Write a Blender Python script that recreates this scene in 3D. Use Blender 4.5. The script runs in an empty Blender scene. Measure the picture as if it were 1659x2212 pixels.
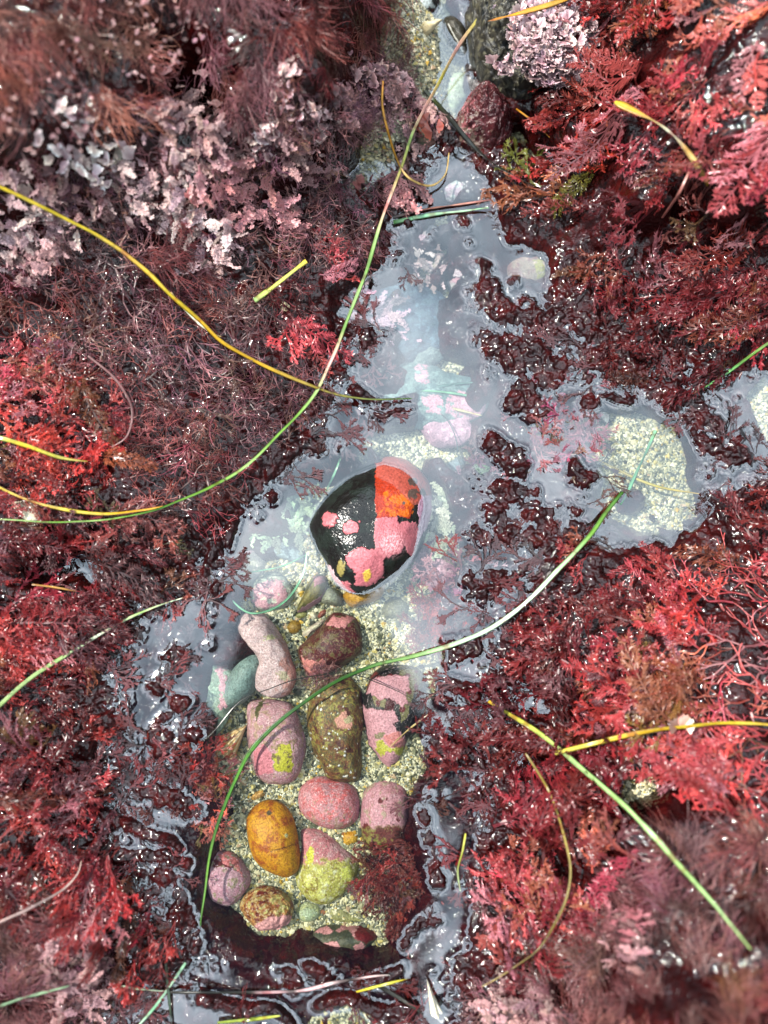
import bpy, math, random
import numpy as np
from math import radians, sin, cos, pi
from mathutils import Vector

RS = np.random.RandomState(7)
random.seed(7)
scene = bpy.context.scene
COL = scene.collection

# ------------------------------------------------------------------ camera
FPX, CX, CY = 1597.0, 829.5, 1106.0        # focal length and centre on a 1659 x 2212 picture
TILT = radians(7.0)
CAM = np.array([0.0, -0.08, 0.45])
cd = bpy.data.cameras.new("camera")
cam = bpy.data.objects.new("camera", cd)
COL.objects.link(cam)
cam.location = CAM
cam.rotation_euler = (TILT, 0, 0)
cd.sensor_fit = 'VERTICAL'
cd.sensor_height = 36.0
cd.sensor_width = 27.0
cd.lens = 26.0
cd.clip_start = 0.01
cd.clip_end = 50
cd.dof.use_dof = True
cd.dof.focus_distance = 0.4525
cd.dof.aperture_fstop = 2.3
scene.camera = cam

# ------------------------------------------------------------------ light
SUN_ELEV, SUN_AZ = 52.0, 160.0              # azimuth measured from +X towards +Y
sd = bpy.data.lights.new("sun", 'SUN')
sd.energy = 5.0
sd.angle = radians(0.7)
sd.color = (1.0, 0.95, 0.87)
sun = bpy.data.objects.new("sun", sd)
COL.objects.link(sun)
sv = Vector((cos(radians(SUN_ELEV)) * cos(radians(SUN_AZ)), cos(radians(SUN_ELEV)) * sin(radians(SUN_AZ)), sin(radians(SUN_ELEV))))
sun.rotation_euler = sv.to_track_quat('Z', 'Y').to_euler()
sun.location = sv * 2

scene.view_settings.view_transform = 'Standard'
scene.view_settings.look = 'None'
scene.view_settings.exposure = 1.12
scene.view_settings.gamma = 1.0
scene.cycles.max_bounces = 8
scene.cycles.transparent_max_bounces = 12
scene.cycles.caustics_reflective = False
scene.cycles.caustics_refractive = False
scene.cycles.sample_clamp_indirect = 6.0


class NT:
    """small helper that wires shader nodes"""
    def __init__(self, tree):
        self.t = tree
        tree.nodes.clear()
    def n(self, typ, **kw):
        nd = self.t.nodes.new(typ)
        for k, v in kw.items():
            setattr(nd, k, v)
        return nd
    def set(self, nd, key, v):
        if v is None:
            return
        s = nd.inputs[key]
        if hasattr(v, 'is_output') or isinstance(v, bpy.types.NodeSocket):
            self.t.links.new(v, s)
        else:
            s.default_value = v
    def math(self, op, a, b=None, clamp=False):
        nd = self.n('ShaderNodeMath', operation=op, use_clamp=clamp)
        self.set(nd, 0, a)
        if b is not None:
            self.set(nd, 1, b)
        return nd.outputs[0]
    def mix(self, fac, a, b, mode='MIX'):
        nd = self.n('ShaderNodeMix', data_type='RGBA', blend_type=mode)
        self.set(nd, 0, fac)
        for i, v in ((6, a), (7, b)):
            if isinstance(v, tuple) and len(v) == 3:
                v = v + (1,)
            self.set(nd, i, v)
        return nd.outputs[2]
    def noise(self, vec, scale, detail=3, rough=0.55, out=0):
        nd = self.n('ShaderNodeTexNoise')
        if vec is not None:
            self.set(nd, 'Vector', vec)
        self.set(nd, 'Scale', scale)
        self.set(nd, 'Detail', detail)
        self.set(nd, 'Roughness', rough)
        return nd.outputs[out]
    def ramp(self, fac, stops, interp='LINEAR'):
        nd = self.n('ShaderNodeValToRGB')
        r = nd.color_ramp
        r.interpolation = interp
        while len(r.elements) < len(stops):
            r.elements.new(0.5)
        for e, (p, c) in zip(r.elements, stops):
            e.position = p
            e.color = tuple(c) + (1,) if len(c) == 3 else c
        self.set(nd, 0, fac)
        return nd.outputs[0]
    def maprange(self, v, a, b, c=0.0, d=1.0, smooth=True):
        nd = self.n('ShaderNodeMapRange', interpolation_type='SMOOTHSTEP' if smooth else 'LINEAR')
        for i, x in enumerate((v, a, b, c, d)):
            self.set(nd, i, x)
        return nd.outputs[0]


# ---- sky: NISHITA sky with a bright, broken layer of thin cloud and an added dark gap imitating the camera holder's reflection
world = bpy.data.worlds.new("World")
scene.world = world
world.use_nodes = True
w = NT(world.node_tree)
sky = w.n('ShaderNodeTexSky', sky_type='NISHITA')
sky.sun_disc = False
sky.sun_elevation = radians(SUN_ELEV)
sky.sun_rotation = radians(90 - SUN_AZ)
sky.air_density = 1.0
sky.dust_density = 1.0
tc = w.n('ShaderNodeTexCoord')
sx = w.n('ShaderNodeSeparateXYZ')
w.set(sx, 0, tc.outputs['Generated'])
zz = w.math('MAXIMUM', sx.outputs[2], 0.08)
su = w.math('DIVIDE', sx.outputs[0], zz)
svv = w.math('DIVIDE', sx.outputs[1], zz)
cb = w.n('ShaderNodeCombineXYZ')
w.set(cb, 0, su); w.set(cb, 1, svv)
ncol = w.noise(cb.outputs[0], 5.0, 3, 0.5, out=1)
nsep = w.n('ShaderNodeSeparateColor')
w.set(nsep, 0, ncol)
REFL_GAP = (-0.087, -0.268, 0.185, 0.300)         # centre and radii of the made-up reflection gap, as slopes from the zenith
du = w.math('ADD', w.math('SUBTRACT', su, REFL_GAP[0]), w.math('MULTIPLY', w.math('SUBTRACT', nsep.outputs[0], 0.5), 0.12))
dv = w.math('ADD', w.math('SUBTRACT', svv, REFL_GAP[1]), w.math('MULTIPLY', w.math('SUBTRACT', nsep.outputs[1], 0.5), 0.12))
gu = w.math('POWER', w.math('ABSOLUTE', w.math('DIVIDE', du, REFL_GAP[2])), 1.9)
gv = w.math('POWER', w.math('ABSOLUTE', w.math('DIVIDE', dv, REFL_GAP[3])), 1.9)
gd = w.math('ADD', gu, gv)
cover = w.maprange(gd, 0.86, 1.16)
cl = w.noise(cb.outputs[0], 4.2, 5, 0.58)
bright = w.maprange(cl, 0.33, 0.66, 0.42, 1.5)
# bright cloud confined to an added ellipse so tilted wet facets reflect dark sky
eu = w.math('POWER', w.math('ABSOLUTE', w.math('DIVIDE', w.math('SUBTRACT', su, 0.0), 0.95)), 2.0)
ev = w.math('POWER', w.math('ABSOLUTE', w.math('DIVIDE', w.math('SUBTRACT', svv, 0.08), 1.1)), 2.0)
hz = w.maprange(w.math('ADD', eu, ev), 0.45, 1.35, 1.0, 0.13)
amp = w.math('MULTIPLY', w.math('MULTIPLY', bright, hz), 17.0)
cloudc = w.n('ShaderNodeVectorMath', operation='SCALE')
w.set(cloudc, 0, w.ramp(cl, [(0.3, (0.58, 0.80, 1.0)), (0.66, (0.92, 0.97, 1.0))]))
w.set(cloudc, 3, amp)
dim = w.n('ShaderNodeVectorMath', operation='SCALE')
w.set(dim, 0, sky.outputs[0]); dim.inputs[3].default_value = 0.18
skyc = w.mix(cover, dim.outputs[0], cloudc.outputs[0])
bg = w.n('ShaderNodeBackground')
w.set(bg, 'Color', skyc)
bg.inputs['Strength'].default_value = 0.10
wo = w.n('ShaderNodeOutputWorld')
w.set(wo, 0, bg.outputs[0])

# ------------------------------------------------------------------ picture <-> place
ST, CT = sin(TILT), cos(TILT)
def W(px, py, z=0.0):
    """point of the place at height z seen at picture position px, py"""
    px = np.asarray(px, float); py = np.asarray(py, float); z = np.asarray(z, float)
    a = (px - CX) / FPX; b = -(py - CY) / FPX
    dx = a; dy = ST + b * CT; dz = -CT + b * ST
    t = (z - CAM[2]) / dz
    return np.stack([CAM[0] + t * dx, CAM[1] + t * dy, np.broadcast_to(z, (t * dx).shape)], -1)
def PX(p):
    p = np.asarray(p, float)
    d = p - CAM
    f = d[..., 1] * ST - d[..., 2] * CT
    u = d[..., 1] * CT + d[..., 2] * ST
    return CX + FPX * d[..., 0] / f, CY - FPX * u / f
MM = 0.001
PXM = 0.455 / FPX                            # one picture pixel at water level, in metres

# ------------------------------------------------------------------ numeric noise
def _hash(ix, iy, iz, seed):
    h = (ix.astype(np.int64) * 374761393 + iy.astype(np.int64) * 668265263 + iz.astype(np.int64) * 2147483647 + seed * 974634533) & 0xFFFFFFFF
    h = ((h ^ (h >> 13)) * 1274126177) & 0xFFFFFFFF
    h = h ^ (h >> 16)
    return (h & 0xFFFFFF) / float(0xFFFFFF) * 2 - 1
def vn3(x, y, z, seed=0):
    x, y, z = np.broadcast_arrays(np.asarray(x, float), np.asarray(y, float), np.asarray(z, float))
    fx, fy, fz = np.floor(x), np.floor(y), np.floor(z)
    tx, ty, tz = x - fx, y - fy, z - fz
    tx = tx * tx * (3 - 2 * tx); ty = ty * ty * (3 - 2 * ty); tz = tz * tz * (3 - 2 * tz)
    r = 0
    for i in (0, 1):
        for j in (0, 1):
            for k in (0, 1):
                wgt = (tx if i else 1 - tx) * (ty if j else 1 - ty) * (tz if k else 1 - tz)
                r = r + wgt * _hash(fx + i, fy + j, fz + k, seed)
    return r
def vn2(x, y, seed=0):
    x, y = np.broadcast_arrays(np.asarray(x, float), np.asarray(y, float))
    fx, fy = np.floor(x), np.floor(y)
    tx, ty = x - fx, y - fy
    tx = tx * tx * (3 - 2 * tx); ty = ty * ty * (3 - 2 * ty)
    o = np.zeros_like(fx)
    return ((1 - tx) * (1 - ty) * _hash(fx, fy, o, seed) + tx * (1 - ty) * _hash(fx + 1, fy, o, seed)
            + (1 - tx) * ty * _hash(fx, fy + 1, o, seed) + tx * ty * _hash(fx + 1, fy + 1, o, seed))
def fbm2(x, y, seed=0, oct=4, gain=0.5):
    r, a = 0, 1.0
    for o in range(oct):
        r = r + a * vn2(x * 2 ** o + 17.3 * o, y * 2 ** o - 9.1 * o, seed + o)
        a *= gain
    return r
def fbm3(x, y, z, seed=0, oct=4, gain=0.5):
    r, a = 0, 1.0
    for o in range(oct):
        r = r + a * vn3(x * 2 ** o, y * 2 ** o, z * 2 ** o, seed + o)
        a *= gain
    return r
def sstep(a, b, x):
    t = np.clip((x - a) / (b - a), 0, 1)
    return t * t * (3 - 2 * t)
def inpoly(px, py, poly):
    c = np.zeros(np.shape(px), bool)
    n = len(poly)
    for i in range(n):
        x0, y0 = poly[i]; x1, y1 = poly[(i + 1) % n]
        if y0 == y1:
            continue
        s = ((y0 > py) != (y1 > py)) & (px < (x1 - x0) * (py - y0) / (y1 - y0) + x0)
        c ^= s
    return c
def capsule(px, py, x0, y0, x1, y1):
    dx, dy = x1 - x0, y1 - y0
    L = dx * dx + dy * dy + 1e-9
    t = np.clip(((px - x0) * dx + (py - y0) * dy) / L, 0, 1)
    return np.hypot(px - x0 - t * dx, py - y0 - t * dy)

# ------------------------------------------------------------------ meshes
def mesh(name, V, F, mat, parent=None, col=None, smooth=True, fcol=None):
    """one mesh object from arrays; F is an (n,k) array or a list of such arrays"""
    V = np.asarray(V, np.float32).reshape(-1, 3)
    Fs = F if isinstance(F, list) else [F]
    Fs = [np.asarray(f, np.int32) for f in Fs if len(f)]
    me = bpy.data.meshes.new(name)
    nl = sum(f.size for f in Fs); nf = sum(len(f) for f in Fs)
    me.vertices.add(len(V)); me.vertices.foreach_set('co', V.ravel())
    me.loops.add(nl); me.polygons.add(nf)
    idx = np.concatenate([f.ravel() for f in Fs])
    me.loops.foreach_set('vertex_index', idx)
    tot = np.concatenate([np.full(len(f), f.shape[1], np.int32) for f in Fs])
    st = np.concatenate([[0], np.cumsum(tot)[:-1]]).astype(np.int32)
    me.polygons.foreach_set('loop_start', st)
    me.polygons.foreach_set('loop_total', tot)
    me.polygons.foreach_set('use_smooth', np.full(nf, smooth, bool))
    me.update(calc_edges=True)
    if col is not None:
        col = np.asarray(col, np.float32)
        if col.shape[-1] == 3:
            col = np.concatenate([col, np.ones(col.shape[:-1] + (1,), np.float32)], -1)
        at = me.color_attributes.new('Col', 'FLOAT_COLOR', 'POINT')
        at.data.foreach_set('color', col.reshape(-1, 4).ravel())
    me.materials.append(mat)
    o = bpy.data.objects.new(name, me)
    COL.objects.link(o)
    if parent is not None:
        o.parent = parent
    return o
def tag(o, label=None, cat=None, group=None, kind=None):
    for k, v in (('label', label), ('category', cat), ('group', group), ('kind', kind)):
        if v:
            o[k] = v
    return o
def empty(name, loc, label, cat, group=None):
    o = bpy.data.objects.new(name, None)
    COL.objects.link(o)
    o.location = loc
    o.empty_display_size = 0.01
    return tag(o, label, cat, group)

# ------------------------------------------------------------------ materials
def new_mat(name):
    m = bpy.data.materials.new(name)
    m.use_nodes = True
    return m, NT(m.node_tree)
def finish(t, shader, bump=None):
    o = t.n('ShaderNodeOutputMaterial')
    t.set(o, 0, shader)
def bump(t, h, strength, dist):
    b = t.n('ShaderNodeBump')
    t.set(b, 'Height', h)
    b.inputs['Strength'].default_value = strength
    b.inputs['Distance'].default_value = dist
    return b.outputs[0]

def weed_mat(name, rough, transl, coat=0.0, vary=0.35):
    m, t = new_mat(name)
    at = t.n('ShaderNodeVertexColor', layer_name='Col')
    tc = t.n('ShaderNodeTexCoord')
    nz = t.noise(tc.outputs['Object'], 260, 2)
    c = t.mix(t.math('MULTIPLY', nz, vary), at.outputs[0], t.mix(1.0, at.outputs[0], (0.35, 0.3, 0.4), 'MULTIPLY'))
    p = t.n('ShaderNodeBsdfPrincipled')
    t.set(p, 'Base Color', c)
    t.set(p, 'Roughness', rough)
    p.inputs['IOR'].default_value = 1.45
    p.inputs['Coat Weight'].default_value = coat
    p.inputs['Coat Roughness'].default_value = 0.24
    tr = t.n('ShaderNodeBsdfTranslucent')
    t.set(tr, 0, c)
    mx = t.n('ShaderNodeMixShader')
    t.set(mx, 0, transl); t.set(mx, 1, p.outputs[0]); t.set(mx, 2, tr.outputs[0])
    finish(t, mx.outputs[0])
    return m
M_FROND = weed_mat('wet_red_seaweed', 0.36, 0.32, 0.45)
M_DARK = weed_mat('wet_dark_seaweed', 0.46, 0.15, 0.1)
M_SOAK = weed_mat('soaked_seaweed', 0.12, 0.1, 0.3)
M_HAIR = weed_mat('matted_hair_seaweed', 0.4, 0.2, 0.0)
M_CORAL = weed_mat('coralline_crust', 0.5, 0.08, 0.15)

def stone_mat():
    m, t = new_mat('wet_stone')
    at = t.n('ShaderNodeVertexColor', layer_name='Col')
    tc = t.n('ShaderNodeTexCoord')
    n1 = t.noise(tc.outputs['Object'], 900, 4, 0.65)
    n2 = t.noise(tc.outputs['Object'], 240, 5, 0.6)
    c = t.mix(t.maprange(n1, 0.38, 0.68, 0, 0.8), at.outputs[0], t.mix(1.0, at.outputs[0], (0.42, 0.38, 0.36), 'MULTIPLY'))
    c = t.mix(t.maprange(n2, 0.62, 0.78, 0, 0.35), c, t.mix(1.0, c, (1.6, 1.6, 1.6), 'MULTIPLY'))
    p = t.n('ShaderNodeBsdfPrincipled')
    t.set(p, 'Base Color', c)
    t.set(p, 'Roughness', at.outputs[1])
    p.inputs['Specular IOR Level'].default_value = 0.28
    hh = t.math('ADD', t.math('MULTIPLY', n1, 0.4), n2)
    t.set(p, 'Normal', bump(t, hh, 0.8, 0.0012))
    finish(t, p.outputs[0])
    return m
M_STONE = stone_mat()

def boulder_mat():
    m, t = new_mat('wet_black_stone')
    at = t.n('ShaderNodeVertexColor', layer_name='Col')
    tc = t.n('ShaderNodeTexCoord')
    n1 = t.noise(tc.outputs['Object'], 800, 4, 0.6)
    n2 = t.noise(tc.outputs['Object'], 210, 4, 0.55)
    c = t.mix(t.maprange(n1, 0.38, 0.7, 0, 0.7), at.outputs[0], t.mix(1.0, at.outputs[0], (0.5, 0.42, 0.4), 'MULTIPLY'))
    p = t.n('ShaderNodeBsdfPrincipled')
    t.set(p, 'Base Color', c)
    t.set(p, 'Roughness', at.outputs[1])
    p.inputs['Specular IOR Level'].default_value = 0.36
    t.set(p, 'Normal', bump(t, t.math('ADD', n2, t.math('MULTIPLY', n1, .25)), 0.55, 0.0010))
    finish(t, p.outputs[0])
    return m
M_BOULDER = boulder_mat()

def plain_mat(name, rough=0.4, bscale=500, bstr=0.3, bdist=0.0003, transl=0.0, spec=0.5):
    m, t = new_mat(name)
    at = t.n('ShaderNodeVertexColor', layer_name='Col')
    tc = t.n('ShaderNodeTexCoord')
    n1 = t.noise(tc.outputs['Object'], bscale, 3, 0.6)
    c = t.mix(t.maprange(n1, 0.4, 0.75, 0, 0.45), at.outputs[0], t.mix(1.0, at.outputs[0], (0.5, 0.5, 0.45), 'MULTIPLY'))
    p = t.n('ShaderNodeBsdfPrincipled')
    t.set(p, 'Base Color', c)
    t.set(p, 'Roughness', rough)
    p.inputs['Specular IOR Level'].default_value = spec
    t.set(p, 'Normal', bump(t, n1, bstr, bdist))
    sh = p.outputs[0]
    if transl:
        tr = t.n('ShaderNodeBsdfTranslucent'); t.set(tr, 0, c)
        mx = t.n('ShaderNodeMixShader')
        t.set(mx, 0, transl); t.set(mx, 1, sh); t.set(mx, 2, tr.outputs[0])
        sh = mx.outputs[0]
    finish(t, sh)
    return m
M_BLADE = plain_mat('surfgrass_leaf', 0.28, 700, 0.2, 0.0002, 0.25)
M_SHELL = plain_mat('sea_shell', 0.35, 400, 0.3, 0.0003)
M_GRAIN = plain_mat('sand_grain', 0.45, 900, 0.1, 0.0001, spec=0.35)

def mat_mat():
    m, t = new_mat('soaked_seaweed_mat')
    tc = t.n('ShaderNodeTexCoord')
    P = tc.outputs['Object']
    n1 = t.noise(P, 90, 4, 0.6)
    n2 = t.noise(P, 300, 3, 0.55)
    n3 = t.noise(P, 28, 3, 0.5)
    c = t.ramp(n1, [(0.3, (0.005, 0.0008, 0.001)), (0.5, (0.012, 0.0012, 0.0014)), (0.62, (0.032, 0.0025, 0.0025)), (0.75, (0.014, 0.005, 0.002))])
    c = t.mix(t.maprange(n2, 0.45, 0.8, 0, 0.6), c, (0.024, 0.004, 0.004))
    p = t.n('ShaderNodeBsdfPrincipled')
    t.set(p, 'Base Color', c)
    p.inputs['Roughness'].default_value = 0.07
    p.inputs['IOR'].default_value = 1.42
    vor = t.n('ShaderNodeTexVoronoi', feature='SMOOTH_F1')
    t.set(vor, 'Vector', P); vor.inputs['Scale'].default_value = 420
    h = t.math('ADD', t.math('MULTIPLY', n2, 1.0), t.math('MULTIPLY', vor.outputs[0], -0.7))
    t.set(p, 'Normal', bump(t, h, 0.7, 0.0011))
    finish(t, p.outputs[0])
    return m
M_MAT = mat_mat()

def sand_mat():
    m, t = new_mat('coarse_shell_sand')
    tc = t.n('ShaderNodeTexCoord')
    P = tc.outputs['Object']
    v = t.n('ShaderNodeTexVoronoi'); t.set(v, 'Vector', P); v.inputs['Scale'].default_value = 900
    sep = t.n('ShaderNodeSeparateColor'); t.set(sep, 0, v.outputs['Color'])
    c = t.ramp(sep.outputs[0], [(0.0, (0.06, 0.065, 0.05)), (0.3, (0.2, 0.19, 0.13)), (0.6, (0.42, 0.38, 0.24)), (0.85, (0.55, 0.52, 0.4)), (1, (0.4, 0.28, 0.08))], 'CONSTANT')
    n = t.noise(P, 30, 4)
    c = t.mix(t.maprange(n, 0.4, 0.7, 0, 0.6), c, t.mix(1.0, c, (0.5, 0.52, 0.4), 'MULTIPLY'))
    p = t.n('ShaderNodeBsdfPrincipled')
    t.set(p, 'Base Color', c)
    p.inputs['Roughness'].default_value = 0.6
    t.set(p, 'Normal', bump(t, t.math('MULTIPLY', v.outputs['Distance'], -1.0), 1.0, 0.0006))
    finish(t, p.outputs[0])
    return m
M_SAND = sand_mat()

def water_mat():
    m, t = new_mat('pool_water')
    tc = t.n('ShaderNodeTexCoord')
    P = tc.outputs['Object']
    n = t.noise(P, 14, 2, 0.4)
    nb = bump(t, n, 0.12, 0.004)
    lw = t.n('ShaderNodeFresnel'); lw.inputs[0].default_value = 1.33
    t.set(lw, 'Normal', nb)
    fac = t.math('MULTIPLY', lw.outputs[0], WATER_GAIN, True)
    g = t.n('ShaderNodeBsdfGlossy')
    g.inputs['Roughness'].default_value = 0.03
    g.inputs['Color'].default_value = (0.92, 0.95, 1, 1)
    t.set(g, 'Normal', nb)
    tr = t.n('ShaderNodeBsdfTransparent')
    tr.inputs[0].default_value = (0.93, 0.97, 0.95, 1)
    mx = t.n('ShaderNodeMixShader')
    t.set(mx, 0, fac); t.set(mx, 1, tr.outputs[0]); t.set(mx, 2, g.outputs[0])
    finish(t, mx.outputs[0])
    return m
WATER_GAIN = 5.4
M_WATER = water_mat()

# ------------------------------------------------------------------ lie of the land (heights in mm above the water)
CTRL = np.array([
    # x: 0  138  276  415  553  691  829  968 1106 1244 1382 1521 1659
    [70, 70, 65, 60, 55, 50, 10, -6, 15, 28, 40, 55, 60],
    [70, 70, 60, 45, 55, 55, 16, -14, 10, 25, 35, 50, 60],
    [70, 65, 55, 45, 45, 38, 6, 5, 6, 20, 35, 45, 55],
    [55, 50, 45, 40, 30, 20, 9, -9, 5, 18, 28, 38, 45],
    [40, 38, 32, 28, 22, 14, 2.5, -22, 4, 9, 14, 22, 30],
    [30, 28, 25, 20, 15, 7, -20, -17, 0.5, 1.5, 3.5, 8, 20],
    [25, 24, 20, 17, 12, 2, -4, -22, -2.5, -.3, 0.3, 0.5, -5],
    [25, 22, 20, 15, 8, -1, -20, -22, -4, -9, -24, -1, -9],
    [22, 20, 16, 10, 0.5, -22, -22, -22, -1.5, -1, -22, 1, 9],
    [20, 14, 3, .5, -18, -24, -24, -22, -2, 5, 9, 13, 19],
    [18, 11, -1.2, -5, -20, -26, -26, -9, 1.8, 10, 16, 20, 25],
    [18, 8, -1.4, -6, -24, -26, -26, -3.5, 2.6, 12, 18, 25, 30],
    [16, 5, -1.6, -5, -26, -26, -26, -3, 2.8, 14, 20, 25, 30],
    [18, 4, -1.2, -3, -26, -26, -26, -3, 2.6, 14, 22, 28, 30],
    [22, 11, .3, -1.5, -24, -26, -26, -3.5, 2.8, 16, 25, 30, 32],
    [22, 16, 8, 0, -5, -1, -6, -1, 8, 18, 30, 38, 45],
    [9, 4, -1, -4, -5, -4, -5, -1, 10, 25, 40, 50, 55]], float)
def ctrl(px, py):
    gx = np.clip(px / 138.25, 0, 11.999); gy = np.clip(py / 138.25, 0, 15.999)
    ix = gx.astype(int); iy = gy.astype(int); fx = gx - ix; fy = gy - iy
    fx = 0.5 * fx + 0.5 * fx * fx * (3 - 2 * fx); fy = 0.5 * fy + 0.5 * fy * fy * (3 - 2 * fy)
    return (CTRL[iy, ix] * (1 - fx) * (1 - fy) + CTRL[iy, ix + 1] * fx * (1 - fy)
            + CTRL[iy + 1, ix] * (1 - fx) * fy + CTRL[iy + 1, ix + 1] * fx * fy)

GS = 0.0007
X0, X1, Y0, Y1 = -0.31, 0.31, -0.40, 0.42
up_ = np.ones_like(CTRL); up_[:3, :6] = 1.55; up_[3, :5] = 1.42; up_[4, :5] = 1.2; up_[:4, 10:] = 1.6; up_[13:, 10:] = 1.7; up_[12, 11:] = 1.3
CTRL = CTRL * up_
NX, NY = int((X1 - X0) / GS), int((Y1 - Y0) / GS)
GX, GY = np.meshgrid(X0 + GS * np.arange(NX), Y0 + GS * np.arange(NY))
zg = np.zeros_like(GX)
for _ in range(7):                            # a high place is seen further out: find its picture position step by step
    gpx, gpy = PX(np.stack([GX, GY, zg], -1))
    wob = 26 * np.stack([vn2(GX * 45, GY * 45, 3), vn2(GX * 45 + 9, GY * 45, 4)]) + 12 * np.stack([vn2(GX * 120, GY * 120, 5), vn2(GX * 120, GY * 120, 6)])
    base = ctrl(gpx + wob[0], gpy + wob[1])
    zg = 0.5 * zg + 0.5 * np.clip(base, -26, 140) * MM
base = np.where(base < -6, -6 + (base + 6) * 2.3, base)
base = np.clip(base, -45, 140)

# capes, islands and hollows: x0, y0, x1, y1, radius, height (mm)
LUMPS = [
    (700, 690, 790, 752, 16, 4), (790, 752, 852, 748, 13, 4), (1125, 845, 1180, 880, 24, 4), (1115, 880, 1160, 905, 12, 3),
    (980, 690, 990, 745, 20, 5), (985, 505, 940, 528, 14, 4), (945, 598, 945, 604, 13, 4), (1030, 600, 1040, 606, 15, 4),
    (1000, 560, 1060, 620, 20, 3), (860, 650, 864, 660, 7, 3), (770, 868, 885, 872, 15, 5), (800, 905, 885, 900, 14, 4),
    (640, 940, 690, 965, 15, 4), (735, 972, 765, 965, 9, 4), (812, 990, 818, 996, 6, 3), (1035, 820, 1040, 850, 15, 4),
    (560, 1000, 520, 1050, 18, 3), (500, 1100, 495, 1180, 14, 3), (470, 1200, 465, 1330, 22, 3.5), (480, 1395, 515, 1410, 20, 4.5),
    (400, 1420, 330, 1480, 17, 4), (350, 1560, 400, 1500, 14, 4), (420, 1570, 340, 1600, 26, 3), (300, 1680, 440, 1745, 20, 3),
    (200, 1760, 390, 1830, 14, 4), (250, 1850, 420, 1870, 13, 3), (360, 1900, 395, 1950, 24, 2.5), (400, 1980, 430, 2030, 24, 4),
    (300, 1290, 420, 1260, 18, 3), (330, 1200, 420, 1250, 14, 3),
    (935, 1015, 1000, 1075, 13, 5), (1010, 1030, 1060, 1090, 12, 5), (1065, 955, 1110, 1010, 26, 5), (1040, 1110, 1130, 1150, 25, 4),
    (1010, 1140, 1050, 1160, 13, 4), (1080, 1070, 1150, 1080, 22, 4), (1150, 1130, 1200, 1160, 26, 3), (985, 1235, 1000, 1262, 13, 5),
    (950, 1290, 948, 1325, 10, 3), (1010, 1240, 1080, 1260, 22, 4), (1000, 1300, 1060, 1290, 22, 4), (1365, 1075, 1440, 1060, 17, 5),
    (1430, 1060, 1425, 1120, 11, 5), (1250, 1010, 1260, 1030, 16, 4), (1280, 865, 1330, 870, 15, 4), (1430, 855, 1445, 865, 15, 4),
    (1450, 880, 1560, 960, 40, 3), (1360, 800, 1460, 820, 30, 3), (1290, 790, 1420, 760, 25, 3), (1060, 750, 1200, 800, 30, 3),
    (1040, 660, 1200, 700, 30, 3), (950, 1400, 1010, 1380, 20, 5), (960, 1480, 1010, 1500, 24, 4), (950, 1600, 1000, 1640, 26, 4),
    (905, 1720, 940, 1900, 20, 3), (930, 1980, 870, 2010, 20, 3), (600, 2070, 640, 2120, 16, 3), (660, 2060, 690, 2100, 12, 3),
    (700, 2150, 880, 2170, 20, 8), (760, 2100, 850, 2075, 15, 5), (440, 2140, 640, 2190, 14, 7),
    (1180, 530, 1330, 560, 14, 5)]
HOLES = [(420, 170, 440, 225, 30, 110), (400, 120, 410, 150, 20, 70), (1130, 275, 1165, 300, 32, 24), (1100, 560, 1190, 580, 34, 16),
         (1215, 55, 1225, 60, 15, 20), (70, 1240, 180, 1230, 40, 14), (130, 1215, 170, 1235, 20, 8), (1150, 1500, 1250, 1530, 26, 10),
         (1130, 1640, 1230, 1650, 22, 10), (1240, 1590, 1300, 1600, 16, 9), (1180, 1830, 1230, 1880, 22, 10), (540, 830, 560, 850, 20, 7),
         (1190, 2150, 1200, 2170, 10, 20), (250, 2040, 300, 2080, 18, 8), (1380, 200, 1400, 215, 16, 16), (1480, 340, 1500, 350, 15, 10)]
gpx, gpy = PX(np.stack([GX, GY, zg], -1))
for x0, y0, x1, y1, r, h in LUMPS:
    d = capsule(gpx + 0.7 * wob[1], gpy + 0.7 * wob[0], x0, y0, x1, y1) / r
    k = np.exp(-d ** 2 * 0.9)
    low = np.minimum(base, 0)
    base = np.maximum(base, np.where(d < 2.2, (.55 * h + .2) * np.clip(1.5 - d ** 2, -7, 1) + 0.15 * low, -99))
for poly, dep in (([(1285, 880), (1400, 860), (1470, 920), (1500, 1000), (1550, 1080), (1500, 1145), (1420, 1125), (1350, 1060), (1280, 1000)], 20), ([(1605, 850), (1700, 780), (1700, 960), (1640, 930)], 16),
                  ([(905, 1290), (940, 1290), (955, 1400), (935, 1480), (922, 1600), (890, 1760), (850, 1760), (850, 1300)], 34)):
    base = np.where(inpoly(gpx + .6 * wob[0], gpy + .6 * wob[1], poly), np.minimum(base, -dep), base)
for x0, y0, x1, y1, r, h in HOLES:
    d = capsule(gpx + wob[1], gpy + wob[0], x0, y0, x1, y1) / r
    base -= h * np.exp(-d ** 2)

BASE = base * MM
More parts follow.
